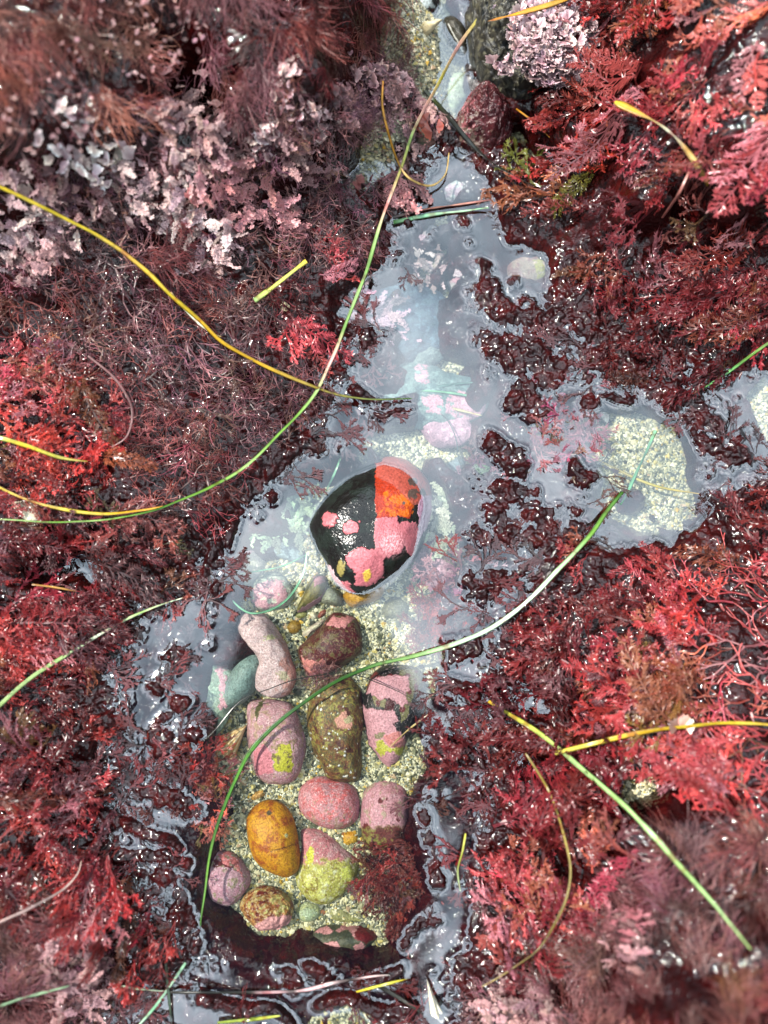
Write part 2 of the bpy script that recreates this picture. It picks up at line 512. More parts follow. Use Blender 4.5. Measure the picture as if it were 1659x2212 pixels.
# rounded bumps of frond tips scattered along the soaked margin
H = base.copy()
H += 1.0 * fbm2(GX * 120, GY * 120, 11, 4, .6) * (1 + .3 * sstep(-6, -1, base)) + np.clip((base + 4) / 20, 0, 1) * 2.5 * fbm2(GX * 55, GY * 55, 12, 3)
soak = (base > -6) & (base < 7)
cand = np.argwhere(soak)
bumps = np.zeros_like(H)
for k in range(7500):
    j, i = cand[RS.randint(len(cand))]
    r = (1.9 + 10 * RS.rand() ** 2.6) * PXM * 2.0
    e = 1 + 1.6 * RS.rand() ** 2
    a = RS.rand() * pi
    hh = min(r / MM * (0.25 + 0.35 * RS.rand()), 2.6)
    n = int(r * e / GS) + 2
    ja, jb, ia, ib = max(j - n, 0), min(j + n + 1, NY), max(i - n, 0), min(i + n + 1, NX)
    dx = GX[ja:jb, ia:ib] - GX[j, i]; dy = GY[ja:jb, ia:ib] - GY[j, i]
    u = (dx * cos(a) + dy * sin(a)) / (r * e); v = (-dx * sin(a) + dy * cos(a) + 0.25 * u * u * r) / r
    q = np.clip(1 - u * u - v * v, 0, 1)
    bumps[ja:jb, ia:ib] = np.maximum(bumps[ja:jb, ia:ib], hh * np.sqrt(q))
lace = sstep(-5, -1, base) * (1 - sstep(2, 7, base))
H += lace * (1.0 * fbm2(GX * 380, GY * 380, 41, 2, .6) - .5 * np.abs(fbm2(GX * 190, GY * 190, 43, 2)))
H += bumps * sstep(-9, -3, base) * (1 - sstep(5, 10, base)) - 1.15 * sstep(-6, -1, base) * (1 - sstep(1, 7, base))
HM = H * MM

def tz(x, y, A=None):
    """height of the mat at x, y"""
    A = HM if A is None else A
    gx = np.clip((x - X0) / GS, 0, NX - 1.001); gy = np.clip((y - Y0) / GS, 0, NY - 1.001)
    ix = gx.astype(int); iy = gy.astype(int); fx = gx - ix; fy = gy - iy
    return A[iy, ix] * (1 - fx) * (1 - fy) + A[iy, ix + 1] * fx * (1 - fy) + A[iy + 1, ix] * (1 - fx) * fy + A[iy + 1, ix + 1] * fx * fy

# ------------------------------------------------------------------ bed of coarse sand
SG = 0.002
sxn, syn = int((X1 - X0 + 0.5) / SG), int((Y1 - Y0 + 0.5) / SG)
SXX, SYY = np.meshgrid(X0 - 0.25 + SG * np.arange(sxn), Y0 - 0.25 + SG * np.arange(syn))
def sandz(x, y):
    px, py = PX(np.stack([x, y, np.full(np.shape(x), -0.02)], -1))
    z = np.full(np.shape(x), -22.8)
    for (cx, cy, rx, ry, h) in ((1400, 1000, 120, 150, 9), (1640, 890, 60, 90, 15), (800, 330, 120, 70, 34), (860, 60, 90, 130, 30),
                                (900, 190, 90, 120, 22), (1150, 285, 90, 70, 18), (900, 1650, 120, 150, 5), (850, 1340, 110, 80, 3),
                                (700, 2160, 330, 90, 17), (850, 2200, 200, 80, 8), (1350, 1680, 150, 80, 30), (1380, 1740, 60, 50, 20), (450, 1650, 60, 70, 6),
                                (950, 420, 160, 60, 8), (920, 560, 90, 120, 6)):
        z = z + h * np.exp(-((px - cx) / rx) ** 2 - ((py - cy) / ry) ** 2)
    return (z + 1.6 * fbm2(x * 40, y * 40, 21, 3)) * MM
SZ = sandz(SXX, SYY)
def grid_faces(nx, ny):
    a = np.arange(nx * ny).reshape(ny, nx)
    return np.stack([a[:-1, :-1], a[:-1, 1:], a[1:, 1:], a[1:, :-1]], -1).reshape(-1, 4)
tag(mesh('sand_bed', np.stack([SXX, SYY, SZ], -1), grid_faces(sxn, syn), M_SAND), kind='structure')

# ------------------------------------------------------------------ mat of soaked seaweed round the pool
F = grid_faces(NX, NY)
SZM = sandz(GX[::4, ::4], GY[::4, ::4])
SZF = np.repeat(np.repeat(SZM, 4, 0), 4, 1)[:NY, :NX]
bare = np.zeros_like(GX, bool)
for poly in ([(715, 300), (790, 285), (860, 290), (850, 380), (800, 420), (730, 400), (700, 350)],
             [(830, -60), (905, -60), (1000, -40), (960, 60), (1010, 150), (1010, 230), (960, 260), (900, 230), (860, 150), (815, 80)],
             [(1110, 255), (1150, 250), (1185, 290), (1160, 320), (1120, 310)],
             [(1330, 1640), (1420, 1650), (1440, 1700), (1400, 1760), (1340, 1730)]):
    bare |= inpoly(gpx + wob[0], gpy + wob[1], poly)
keepv = (HM > SZF + 0.0005) & ~bare
HMs = np.where(bare, np.minimum(HM, SZF - 0.004), HM)
HM = HMs
kf = keepv.ravel()[F].any(1)
F = F[kf]
used = np.unique(F)
remap = np.full(NX * NY, -1); remap[used] = np.arange(len(used))
VV = np.stack([GX, GY, HM], -1).reshape(-1, 3)[used]
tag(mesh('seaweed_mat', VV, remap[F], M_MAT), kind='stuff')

# ------------------------------------------------------------------ grains of shell and stone lying loose on the sand
def grains(name, n, size, zfun, where, pal, seed, lift=0.3):
    r = np.random.RandomState(seed)
    oct_v = np.array([[1, 0, 0], [-1, 0, 0], [0, 1, 0], [0, -1, 0], [0, 0, 1], [0, 0, -1], [.6, .6, .45], [-.6, .5, -.4]], float)[:6]
    oct_f = np.array([[0, 2, 4], [2, 1, 4], [1, 3, 4], [3, 0, 4], [2, 0, 5], [1, 2, 5], [3, 1, 5], [0, 3, 5]])
    px, py = where(r, n)
    p = W(px, py, -0.02); z = zfun(p[:, 0], p[:, 1]); p = W(px, py, z)
    z = zfun(p[:, 0], p[:, 1])
    n = len(p)
    s = size[0] + (size[1] - size[0]) * r.rand(n) ** 2.6
    sc = s[:, None] * (0.45 + 0.75 * r.rand(n, 3)); sc[:, 2] *= 0.55
    a = r.rand(n) * 2 * pi
    v = oct_v[None] * (1 + 0.5 * (r.rand(n, 6, 3) - .5)) * sc[:, None]
    tl = (r.rand(n, 2) - .5) * 0.8
    v[..., 2] += v[..., 0] * tl[:, :1] + v[..., 1] * tl[:, 1:]
    x = v[..., 0] * np.cos(a)[:, None] - v[..., 1] * np.sin(a)[:, None]
    y = v[..., 0] * np.sin(a)[:, None] + v[..., 1] * np.cos(a)[:, None]
    V = np.stack([x + p[:, :1], y + p[:, 1:2], v[..., 2] + (z + sc[:, 2] * lift)[:, None]], -1)
    Fc = (oct_f[None] + 6 * np.arange(n)[:, None, None]).reshape(-1, 3)
    pal = np.array(pal)
    wts = pal[:, 3] / pal[:, 3].sum()
    c = np.array([.68, .64, .50]) * pal[r.choice(len(pal), n, p=wts), :3] * (0.75 + 0.5 * r.rand(n, 1))
    return mesh(name, V, Fc, M_GRAIN, col=np.repeat(c[:, None], 6, 1).clip(0, 0.8), smooth=False)
PAL = [(.62, .58, .45, 4), (.7, .67, .6, 3), (.5, .43, .2, 2.5), (.3, .29, .2, 3), (.09, .10, .07, 3.2), (.18, .19, .15, 2.6), (.55, .36, .07, .7), (.42, .3, .22, .8), (.05, .05, .045, .8)]
def in_pool(r, n):
    px = 410 + 560 * r.rand(n); py = 1150 + 960 * r.rand(n)
    return px, py
def in_patches(r, n):
    P = [(1410, 1030, 150, 170), (1640, 920, 60, 120), (790, 345, 95, 65), (880, 60, 75, 110), (890, 170, 70, 80), (1150, 285, 40, 35), (1385, 1700, 70, 60), (920, 560, 80, 130), (960, 400, 120, 60), (1000, 900, 130, 120), (850, 2180, 170, 60), (560, 2160, 200, 60)]
    k = r.choice(len(P), n, p=np.array([.25, .08, .14, .07, .06, .03, .05, .07, .05, .08, .07, .05]))
    P = np.array(P)[k]
    q = np.sqrt(r.rand(n)); a = r.rand(n) * 2 * pi
    return P[:, 0] + P[:, 2] * q * np.cos(a), P[:, 1] + P[:, 3] * q * np.sin(a)
tag(grains('sand_grains', 26000, (0.0005, 0.0023), sandz, in_pool, PAL, 31), kind='stuff')
tag(grains('shell_hash', 420, (0.0014, 0.0042), sandz, in_pool, [(.6, .56, .44, 3), (.66, .62, .54, 2), (.4, .33, .16, 1.5), (.1, .11, .09, 3), (.2, .2, .15, 2), (.3, .12, .06, .6)], 33, .1), kind='stuff')
tag(grains('shell_grit', 15000, (0.0005, 0.0022), sandz, in_patches, PAL, 32), kind='stuff')

# ------------------------------------------------------------------ water, drawn up a little where weed and stones break it
def water(rocks):
    S = np.maximum(HM, -0.05)
    for R in rocks:
        S = np.maximum(S, R)
    out = S > 0.0
    d = np.where(out, 0.0, 99.0)
    for _ in range(13):
        p = np.pad(d, 1, mode='edge')
        c = d
        for dj in (0, 1, 2):
            for di in (0, 1, 2):
                if dj == 1 and di == 1:
                    continue
                c = np.minimum(c, p[dj:dj + NY, di:di + NX] + (1.0 if (dj == 1 or di == 1) else 1.414))
        d = c
    zw = 0.0007 * np.exp(-d * GS / 0.0012) - 0.0002 + np.where(out, 0.0, 0)
    zw += 0.00012 * fbm2(GX * 30, GY * 30, 77, 2)
    F = grid_faces(NX, NY)
    hi = (S > 0.0032).ravel()[F].all(1)
    F = F[~hi]
    used = np.unique(F)
    remap = np.full(NX * NY, -1); remap[used] = np.arange(len(used))
    V = np.stack([GX, GY, zw], -1).reshape(-1, 3)[used]
    return tag(mesh('water', V, remap[F], M_WATER), kind='structure')

# ------------------------------------------------------------------ stones
def spline(pts, n, closed=True):
    P = np.array(pts, float)
    m = len(P)
    seg = np.hypot(*(np.roll(P, -1, 0) - P).T)
    if not closed:
        seg = seg[:-1]
    s = np.concatenate([[0], np.cumsum(seg)])
    t = np.linspace(0, s[-1], n, endpoint=not closed)
    k = np.clip(np.searchsorted(s, t, 'right') - 1, 0, len(seg) - 1)
    u = ((t - s[k]) / np.maximum(seg[k], 1e-9))[:, None]
    if closed:
        a, b, c, d = P[(k - 1) % m], P[k], P[(k + 1) % m], P[(k + 2) % m]
    else:
        a, b, c, d = P[np.clip(k - 1, 0, m - 1)], P[k], P[np.clip(k + 1, 0, m - 1)], P[np.clip(k + 2, 0, m - 1)]
    return 0.5 * (2 * b + (c - a) * u + (2 * a - 5 * b + 4 * c - d) * u * u + (3 * b - a - 3 * c + d) * u ** 3)

C1 = lambda L: [(626.7 + .2222 * x, 958.5 + .2222 * y) for x, y in L]
C2 = lambda L: [(442.4 + .2222 * x, 1290.3 + .2222 * y) for x, y in L]
C3 = lambda L: [(626.7 + .2222 * x, 1400.9 + .2222 * y) for x, y in L]
C4 = lambda L: [(405.5 + .3333 * x, 1658.9 + .3333 * y) for x, y in L]
C5 = lambda L: [(811 + .2667 * x, .2667 * y) for x, y in L]

def lerp(a, b, t):
    return a * (1 - t[..., None]) + b * t[..., None]
def col(c):
    return np.array(c, float)

class Paint:
    """pigment of a stone, laid down patch by patch in the stone's own plan"""
    def __init__(self, px, py, p, seed):
        self.px, self.py, self.p, self.seed = px, py, p, seed
        x, y, z = (p / MM).T
        self.x, self.y, self.z = x, y, z
        self.c = np.zeros((len(px), 3)); self.r = np.full(len(px), 0.35); self.h = np.zeros(len(px))
        self.w1 = fbm3(x * .35, y * .35, z * .35, seed, 4, .65)
        self.w2 = fbm3(x * .35 + 40, y * .35, z * .35, seed + 5, 4, .65)
        self.fine = fbm3(x * 1.6, y * 1.6, z * 1.6, seed + 9, 3, .6)
        self.mid = fbm3(x * .22, y * .22, z * .22, seed + 3, 4, .6)
        self.grit = vn3(x * 2.3, y * 2.3, z * 2.3, seed + 13)
    def base(self, a, b=None, rough=0.35):
        self.c[:] = lerp(col(a), col(b if b is not None else a), sstep(-.35, .45, self.mid))
        self.r[:] = rough
        return self
    def put(self, m, c, rough=None, h=0.0):
        m = np.clip(m, 0, 1)
        c = col(c)[None] * (1 + 0.22 * self.fine[:, None])
        self.c = lerp(self.c, c, m)
        if rough is not None:
            self.r = self.r * (1 - m) + rough * m
        self.h += h * m
        return self
    def patch(self, poly, c, wob=3.0, rough=None, h=0.0):
        m = inpoly(self.px + wob * self.w1, self.py + wob * self.w2, poly).astype(float)
        return self.put(m, c, rough, h)
    def blob(self, x, y, rx, ry, c, wob=0.35, rough=None, h=0.0):
        d = np.hypot((self.px - x) / rx, (self.py - y) / ry) + wob * self.w1
        return self.put(1 - sstep(.93, 1.0, d), c, rough, h)
    def where(self, val, a, b, c, rough=None, h=0.0):
        return self.put(sstep(a, b, val), c, rough, h)
    def speck(self, a, c, amt=1.0):
        return self.put(sstep(a, a + .12, self.grit) * amt, c)

ROCKS = []
def stone(name, label, cat, poly, zc, up, dn, paint, seed, N=150, K=44, bulge=2.3, flat=0.62, rough=0.5, tilt=(0, 0), group=None, facet=0.0, mat=None, lump=0.05):
    P = spline(poly, N)
    if -26 < zc < -18.5:
        zc -= 1.6
    if inpoly(np.array([P[:, 0].mean()]), np.array([P[:, 1].mean()]), [tuple(q) for q in P])[0]:
        c = P.mean(0)
    else:
        c = P.mean(0)
    size = np.sqrt(np.prod(P.max(0) - P.min(0)))
    tt = np.linspace(0, 1, K) ** 0.8
    rings = []
    for t in tt:
        q = c + (P - c) * t
        w = W(q[:, 0], q[:, 1], zc * MM)
        w[:, 2] += MM * (up * (1 - t ** bulge) ** flat) + MM * (tilt[0] * (q[:, 0] - c[0]) + tilt[1] * (q[:, 1] - c[1])) / size
        rings.append(w)
    for t in np.linspace(1, 0.5, 9)[1:]:
        q = c + (P - c) * t
        w = W(q[:, 0], q[:, 1], zc * MM)
        w[:, 2] += -MM * dn * (1 - t ** 2) ** .5 + MM * (tilt[0] * (q[:, 0] - c[0]) + tilt[1] * (q[:, 1] - c[1])) / size
        rings.append(w)
    V = np.concatenate(rings)
    x, y, z = (V / MM).T
    nz = fbm3(x * .055, y * .055, z * .055, seed, 3)
    L = size * PXM
    V[:, 2] += lump * L * nz * 1.1
    V[:, 0] += lump * .5 * L * fbm3(x * .09 + 30, y * .09, z * .09, seed + 1, 3)
    V[:, 1] += lump * .5 * L * fbm3(x * .09, y * .09 + 30, z * .09, seed + 2, 3)
    if facet:
        V[:, 2] += facet * MM * np.abs(fbm3(x * .16, y * .16, z * .16, seed + 4, 3))
    px, py = PX(V)
    pt = Paint(px, py, V, seed)
    pt.r[:] = rough
    paint(pt)
    V[:, 2] += pt.h * MM + rough * 0.25 * MM * pt.fine * (rough > .2)
    n = len(rings)
    a = np.arange(n * N).reshape(n, N)
    b = np.roll(a, -1, 1)
    F = np.stack([a[:-1], a[1:], b[1:], b[:-1]], -1).reshape(-1, 4)
    F = F[N:]                                  # the first ring is one point: close it with triangles
    Ft = np.stack([np.full(N, 0), a[1], b[1]], -1)
    F = F[:, ::1]
    C = np.concatenate([(pt.c * .84).clip(0, .9), pt.r[:, None]], 1)
    o = mesh(name, V, [F, Ft], mat or M_STONE, col=C)
    tag(o, label, cat, group)
    # footprint for the water's edge
    ins = inpoly(gpx0, gpy0, [tuple(q) for q in P[::3]])
    if ins.any() and zc + up > -3:
        R = np.full(GX.shape, -0.05)
        ip, jp = gpx0[ins], gpy0[ins]
        ang = np.arctan2(jp - c[1], ip - c[0])
        pa = np.arctan2(P[:, 1] - c[1], P[:, 0] - c[0]); pr = np.hypot(P[:, 0] - c[0], P[:, 1] - c[1])
        od = np.argsort(pa)
        rr = np.interp(ang, pa[od], pr[od], period=2 * pi)
        t = np.clip(np.hypot(ip - c[0], jp - c[1]) / rr, 0, 1)
        R[ins] = MM * (zc + up * (1 - t ** bulge) ** flat + (tilt[0] * (ip - c[0]) + tilt[1] * (jp - c[1])) / size)
        ROCKS.append(R)
    return o
gpx0, gpy0 = PX(np.stack([GX, GY, np.zeros_like(GX)], -1))

PINK, PINKL, ROSE, LILAC = (.50, .20, .22), (.58, .30, .33), (.52, .13, .13), (.40, .24, .30)
YEL, OLIVE, WINE, BLACK = (.4, .34, .04), (.16, .13, .03), (.075, .006, .006), (.012, .010, .009)
GREYG, BROWN, CREAM = (.16, .19, .15), (.13, .08, .03), (.58, .54, .42)

def paint_big(p):
    p.base((.006, .0055, .005), (.010, .014, .011), .2)
    p.patch(C1([(835, 300), (822, 500), (840, 725), (1040, 700), (1165, 725), (1200, 590), (1300, 520), (1420, 500), (1400, 200), (1000, 60), (830, 60)]), (.30, .025, .006), 2.5, .22, .15)
    orange = inpoly(p.px + 4 * p.w1, p.py + 4 * p.w2, C1([(900, 480), (1000, 420), (1220, 560), (1190, 700), (1000, 700), (860, 690), (930, 590)]))
    p.put(orange * sstep(-.3, .3, p.mid + .4 * p.fine), (.50, .10, .004), .22)
    up = inpoly(p.px, p.py, C1([(850, 100), (830, 320), (1000, 400), (1200, 600), (1420, 520), (1420, 80)]))
    p.put(up * .7, (.32, .075, .055), .4)
    for x, y, r in ((1190, 370, 45), (1200, 490, 50), (1290, 480, 35), (1105, 575, 20)):
        p.blob(626.7 + .2222 * x, 958.5 + .2222 * y, r * .2222, r * .25, (.08, .05, .04), .3)
    for poly in ([(840, 725), (1040, 700), (1060, 780), (1150, 750), (1250, 790), (1260, 900), (1210, 1070), (1170, 1095), (1110, 985), (1080, 1060), (920, 1110), (910, 1200), (900, 1300), (750, 1390), (630, 1375), (640, 1260), (530, 1130), (560, 1060), (690, 1000), (830, 1035), (820, 900)],
                 [(480, 1330), (560, 1350), (640, 1450), (600, 1480), (500, 1420)]):
        p.patch(C1(poly), (.42, .12, .14), 3.2, .4, .7)
    d = np.hypot(p.px - (626.7 + .2222 * 985), p.py - (958.5 + .2222 * 970))
    p.put((1 - sstep(10, 40, d)) * sstep(-.3, .2, p.fine) * .8, (.66, .34, .36), .4, .1)
    p.blob(626.7 + .2222 * 385, 958.5 + .2222 * 740, 17, 17, (.42, .10, .115), .35, .4, .8)
    p.blob(626.7 + .2222 * 600, 958.5 + .2222 * 815, 18, 16, (.45, .13, .15), .3, .4, .8)
    p.blob(626.7 + .2222 * 745, 958.5 + .2222 * 1290, 9, 14, (.56, .36, .05), .4, .4, .3)
    p.blob(626.7 + .2222 * 490, 958.5 + .2222 * 1210, 8, 18, (.22, .18, .05), .4, .4, .1)
    p.patch(C1([(1240, 600), (1280, 510), (1380, 500), (1400, 680), (1260, 930), (1220, 1000), (1255, 800)]), (.48, .27, .36), 1.8, .5, .3)
    p.patch(C1([(240, 1150), (400, 1190), (450, 1290), (560, 1420), (620, 1470), (500, 1450), (300, 1280)]), (.50, .34, .36), 2, .5, .2)
stone('boulder', 'half black and half orange stone with pink crust rising out of the pool', 'stone',
      [(668, 1143), (684, 1100), (715, 1058), (760, 1018), (806, 990), (849, 982), (895, 998), (928, 1040), (935, 1085), (928, 1130), (914, 1175), (885, 1222), (830, 1264), (775, 1286), (728, 1262), (706, 1220), (682, 1180)],
      -9, 23, 26, paint_big, 5, mat=M_BOULDER, N=300, K=110, bulge=2.6, flat=.68, tilt=(-9, 8), lump=.012)

def paint_orange(p):
    p.base((.56, .26, .012), (.50, .20, .008), .45)
    p.where(p.mid + .5 * p.fine, .25, .7, (.30, .07, .01))
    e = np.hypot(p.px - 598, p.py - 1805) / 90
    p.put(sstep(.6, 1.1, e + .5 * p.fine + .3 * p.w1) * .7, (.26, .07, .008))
    p.speck(.62, (.2, .04, .01))
    p.blob(581, 1756, 6, 6.5, (.07, .05, .02), .2)
    p.blob(618, 1805, 4, 5, (.45, .42, .2), .3)
    p.put(1 - sstep(.8, 1.8, capsule(p.px + 1.5 * p.w1, p.py + 1.5 * p.w2, 585, 1840, 645, 1822)), (.1, .03, .005), None, -.2)
stone('pebble', 'bright orange yellow egg shaped pebble with fine rust speckles', 'pebble',
      C4([(385, 320), (430, 250), (520, 205), (610, 225), (680, 310), (715, 430), (728, 580), (715, 660), (650, 705), (580, 690), (500, 650), (430, 580), (395, 480), (385, 400)]),
      -17, 14, 10, paint_orange, 11, lump=.012, bulge=2.2)

def paint_rose(p):
    p.base((.50, .18, .19), (.46, .22, .24), .6)
    p.where(p.w1, -.1, .45, (.55, .12, .12))
    p.where(p.w2 + (p.py - 1750) / 80, .35, .8, (.34, .2, .14))
    p.speck(.45, (.66, .42, .42))
    p.where((p.px - 745) / 40 + .3 * p.w1, .4, 1, (.34, .17, .22))
stone('pebble', 'rounded rose pink crusted pebble below the long mottled brown stone', 'pebble',
      C4([(715, 180), (740, 110), (800, 65), (860, 50), (930, 62), (1010, 80), (1080, 120), (1115, 210), (1110, 310), (1060, 370), (960, 395), (860, 375), (770, 320), (725, 260)]),
      -20, 15, 8, paint_rose, 17, lump=.02)

def paint_mauve(p):
    p.base((.46, .22, .25), (.42, .18, .2), .6)
    p.speck(.5, (.6, .4, .42))
    p.where(p.mid, .3, .6, (.34, .24, .18))
    for x, y, r in ((1250, 215, 5), (1160, 385, 8), (1365, 340, 6), (1290, 200, 3)):
        p.blob(405.5 + .3333 * x, 1658.9 + .3333 * y, r, r, (.1, .01, .01), .5)
    low = sstep(1782, 1792, p.py + 5 * p.w1)
    p.put(low, (.20, .17, .04))
    p.put(low * sstep(-.1, .5, p.w2 + (p.px - 800) / 60), (.1, .02, .015))
stone('pebble', 'mauve pink crusted pebble with olive lower end right of the rose pebble', 'pebble',
      C4([(1125, 230), (1150, 130), (1220, 75), (1310, 65), (1390, 100), (1425, 160), (1438, 300), (1440, 420), (1420, 500), (1350, 560), (1230, 545), (1140, 490), (1120, 380)]),
      -20, 14, 8, paint_mauve, 19, lump=.02, bulge=2.8)

def paint_tri(p):
    p.base((.47, .17, .18), (.5, .26, .27), .6)
    low = sstep(1855, 1868, p.py + 9 * p.w1 + .10 * (p.px - 700))
    p.put(low, (.36, .33, .07))
    p.put(low * sstep(.0, .4, p.w2), (.50, .48, .14))
    p.put(low * sstep(.25, .6, p.w1), (.22, .16, .02))
    p.put(low * sstep(.3, .7, p.mid), (.55, .54, .32))
    p.blob(668, 1850, 9, 20, (.5, .47, .05), .4)
    p.blob(748, 1890, 14, 16, (.5, .5, .1), .4)
    p.speck(.55, (.62, .5, .42))
stone('pebble', 'triangular pebble, pink above and lemon yellow below, beside the orange pebble', 'pebble',
      C4([(740, 390), (850, 395), (940, 440), (1030, 520), (1100, 600), (1105, 690), (1050, 770), (960, 850), (880, 880), (780, 850), (715, 770), (700, 690), (720, 600), (740, 500)]),
      -21, 13, 8, paint_tri, 23, lump=.025)

def paint_rust(p):
    p.base((.28, .09, .02), (.40, .22, .06), .4)
    p.where(p.w1, .1, .5, (.5, .36, .16)); p.where(p.w2, .2, .55, (.13, .015, .01)); p.where(-p.w2, .35, .6, (.42, .36, .12))
    p.speck(.5, (.6, .5, .35))
    p.patch(C4([(430, 1020), (520, 970), (640, 950), (690, 960), (670, 1040), (560, 1060), (460, 1050)]), (.56, .26, .25), 2, .5, .5)
    e = (p.px - 620) / 15 - (p.py - 1950) / 60
    p.put(sstep(.6, 1.0, e + .2 * p.w1), (.38, .2, .22))
stone('pebble', 'angular rust and straw coloured pebble with a smooth pink lip at its lower edge', 'pebble',
      C4([(345, 860), (400, 790), (480, 755), (590, 775), (660, 830), (690, 890), (672, 980), (600, 1028), (480, 1035), (400, 980), (350, 910)]),
      -20, 13, 8, paint_rust, 29, lump=.03, facet=2.5)

def paint_leftpink(p):
    p.base((.42, .2, .25), (.46, .26, .3), .6)
    p.patch(C4([(100, 540), (200, 600), (220, 570), (300, 590), (350, 700), (300, 650), (230, 640), (160, 640)]), (.1, .01, .01), 4)
    p.patch(C4([(190, 560), (300, 520), (340, 640), (360, 700), (290, 640), (230, 600)]), (.56, .17, .17), 5, .5, .3)
    p.where(p.w2, .2, .45, (.26, .2, .13)); p.speck(.5, (.6, .45, .5))
stone('pebble', 'lilac pink pebble with wine red crust half under the long green leaf', 'pebble',
      C4([(150, 540), (260, 530), (340, 580), (400, 660), (410, 740), (370, 810), (290, 880), (190, 890), (140, 860), (110, 700)]),
      -21, 12, 8, paint_leftpink, 31, lump=.03)

def paint_small(a, b, sp=None, rough=.4):
    def f(p):
        p.base(a, b, rough)
        p.where(p.fine + .4 * p.w1, .3, .8, tuple(.6 * c for c in a))
        if sp:
            p.speck(.5, sp)
    return f
def small(label, poly, zc, up, a, b, seed, sp=None, cat='pebble', name='pebble', rough=.4, lump=.03):
    return stone(name, label, cat, poly, zc, up, 6, paint_small(a, b, sp, rough), seed, N=90, K=24, lump=lump)
small('small pale green pebble with cracked face below the triangular pebble', C4([(700, 920), (760, 860), (850, 880), (870, 940), (820, 985), (740, 985)]), -24, 7, (.28, .33, .2), (.42, .43, .2), 37, (.6, .62, .5))
small('flat olive pebble half buried under the triangular pebble', C4([(880, 900), (1000, 880), (1100, 930), (1190, 985), (1050, 1000), (920, 980)]), -26, 5, (.18, .17, .06), (.3, .28, .1), 39)
small('small cream pebble left of the rust coloured pebble', C4([(165, 920), (230, 880), (300, 880), (305, 950), (250, 985), (175, 970)]), -24, 6, (.5, .46, .24), (.48, .38, .3), 41)
small('amber pebble wedged between the rose and mauve pebbles', C4([(985, 400), (1060, 385), (1115, 380), (1115, 470), (1050, 495), (1000, 490)]), -25, 7, (.46, .2, .01), (.5, .28, .03), 43)
small('jagged amber chip above the orange pebble', C4([(390, 170), (480, 120), (530, 130), (520, 180), (420, 215)]), -25, 6, (.5, .26, .06), (.36, .2, .06), 47)

def paint_dk(p):
    p.base((.05, .055, .035), (.08, .075, .04), .3)
    for poly in ([(960, 1060), (1000, 1010), (1120, 1010), (1130, 1090), (1090, 1110), (1040, 1050)], [(820, 1060), (900, 1020), (950, 1060), (900, 1080)], [(880, 1130), (960, 1120), (1010, 1190), (950, 1180)], [(1060, 1190), (1120, 1120), (1150, 1150), (1100, 1210)]):
        p.patch(C4(poly), (.5, .22, .22), 3, .5, .2)
    p.patch(C4([(1110, 1000), (1200, 1000), (1260, 1080), (1180, 1130), (1080, 1110)]), (.14, .012, .012), 5)
stone('pebble', 'dark olive stone with torn pink crust at the foot of the pebble bed', 'stone',
      C4([(785, 1080), (860, 1020), (1000, 1005), (1130, 1010), (1230, 1060), (1200, 1130), (1100, 1200), (1050, 1212), (950, 1180), (850, 1140)]), -22, 12, 8, paint_dk, 53)

def paint_mottle(p):
    p.base((.12, .085, .03), (.17, .13, .035), .5)
    p.where(p.w1, .05, .5, (.13, .05, .02)); p.where(p.w2, .15, .55, (.26, .22, .05)); p.where(-p.w1, .3, .7, (.07, .055, .03))
    p.speck(.45, (.3, .14, .04)); p.where(p.mid, .35, .6, (.07, .018, .012))
    p.patch(C3([(440, 700), (530, 600), (610, 740), (590, 780), (530, 790), (460, 760)]), (.52, .24, .18), 2.5, .5, .3)
    p.blob(752, 1555, 9, 8, (.4, .33, .18), .4)
    r = np.random.RandomState(3)
    for x, y in zip(r.uniform(660, 785, 70), r.uniform(1490, 1685, 70)):
        p.blob(x, y, *(r.uniform(.8, 2.8, 2)), [(.66, .62, .5), (.6, .5, .2), (.7, .68, .64)][r.randint(3)], .3, None, .3)
stone('stone', 'long mottled brown stone flecked with white grit in the middle of the pool', 'stone',
      C3([(190, 450), (270, 360), (420, 270), (560, 265), (640, 340), (700, 450), (720, 700), (700, 880), (692, 1200), (640, 1280), (500, 1292), (380, 1270), (290, 1110), (230, 980), (172, 700)]),
      -20, 17, 8, paint_mottle, 59, N=200, K=60, bulge=3, lump=.025)

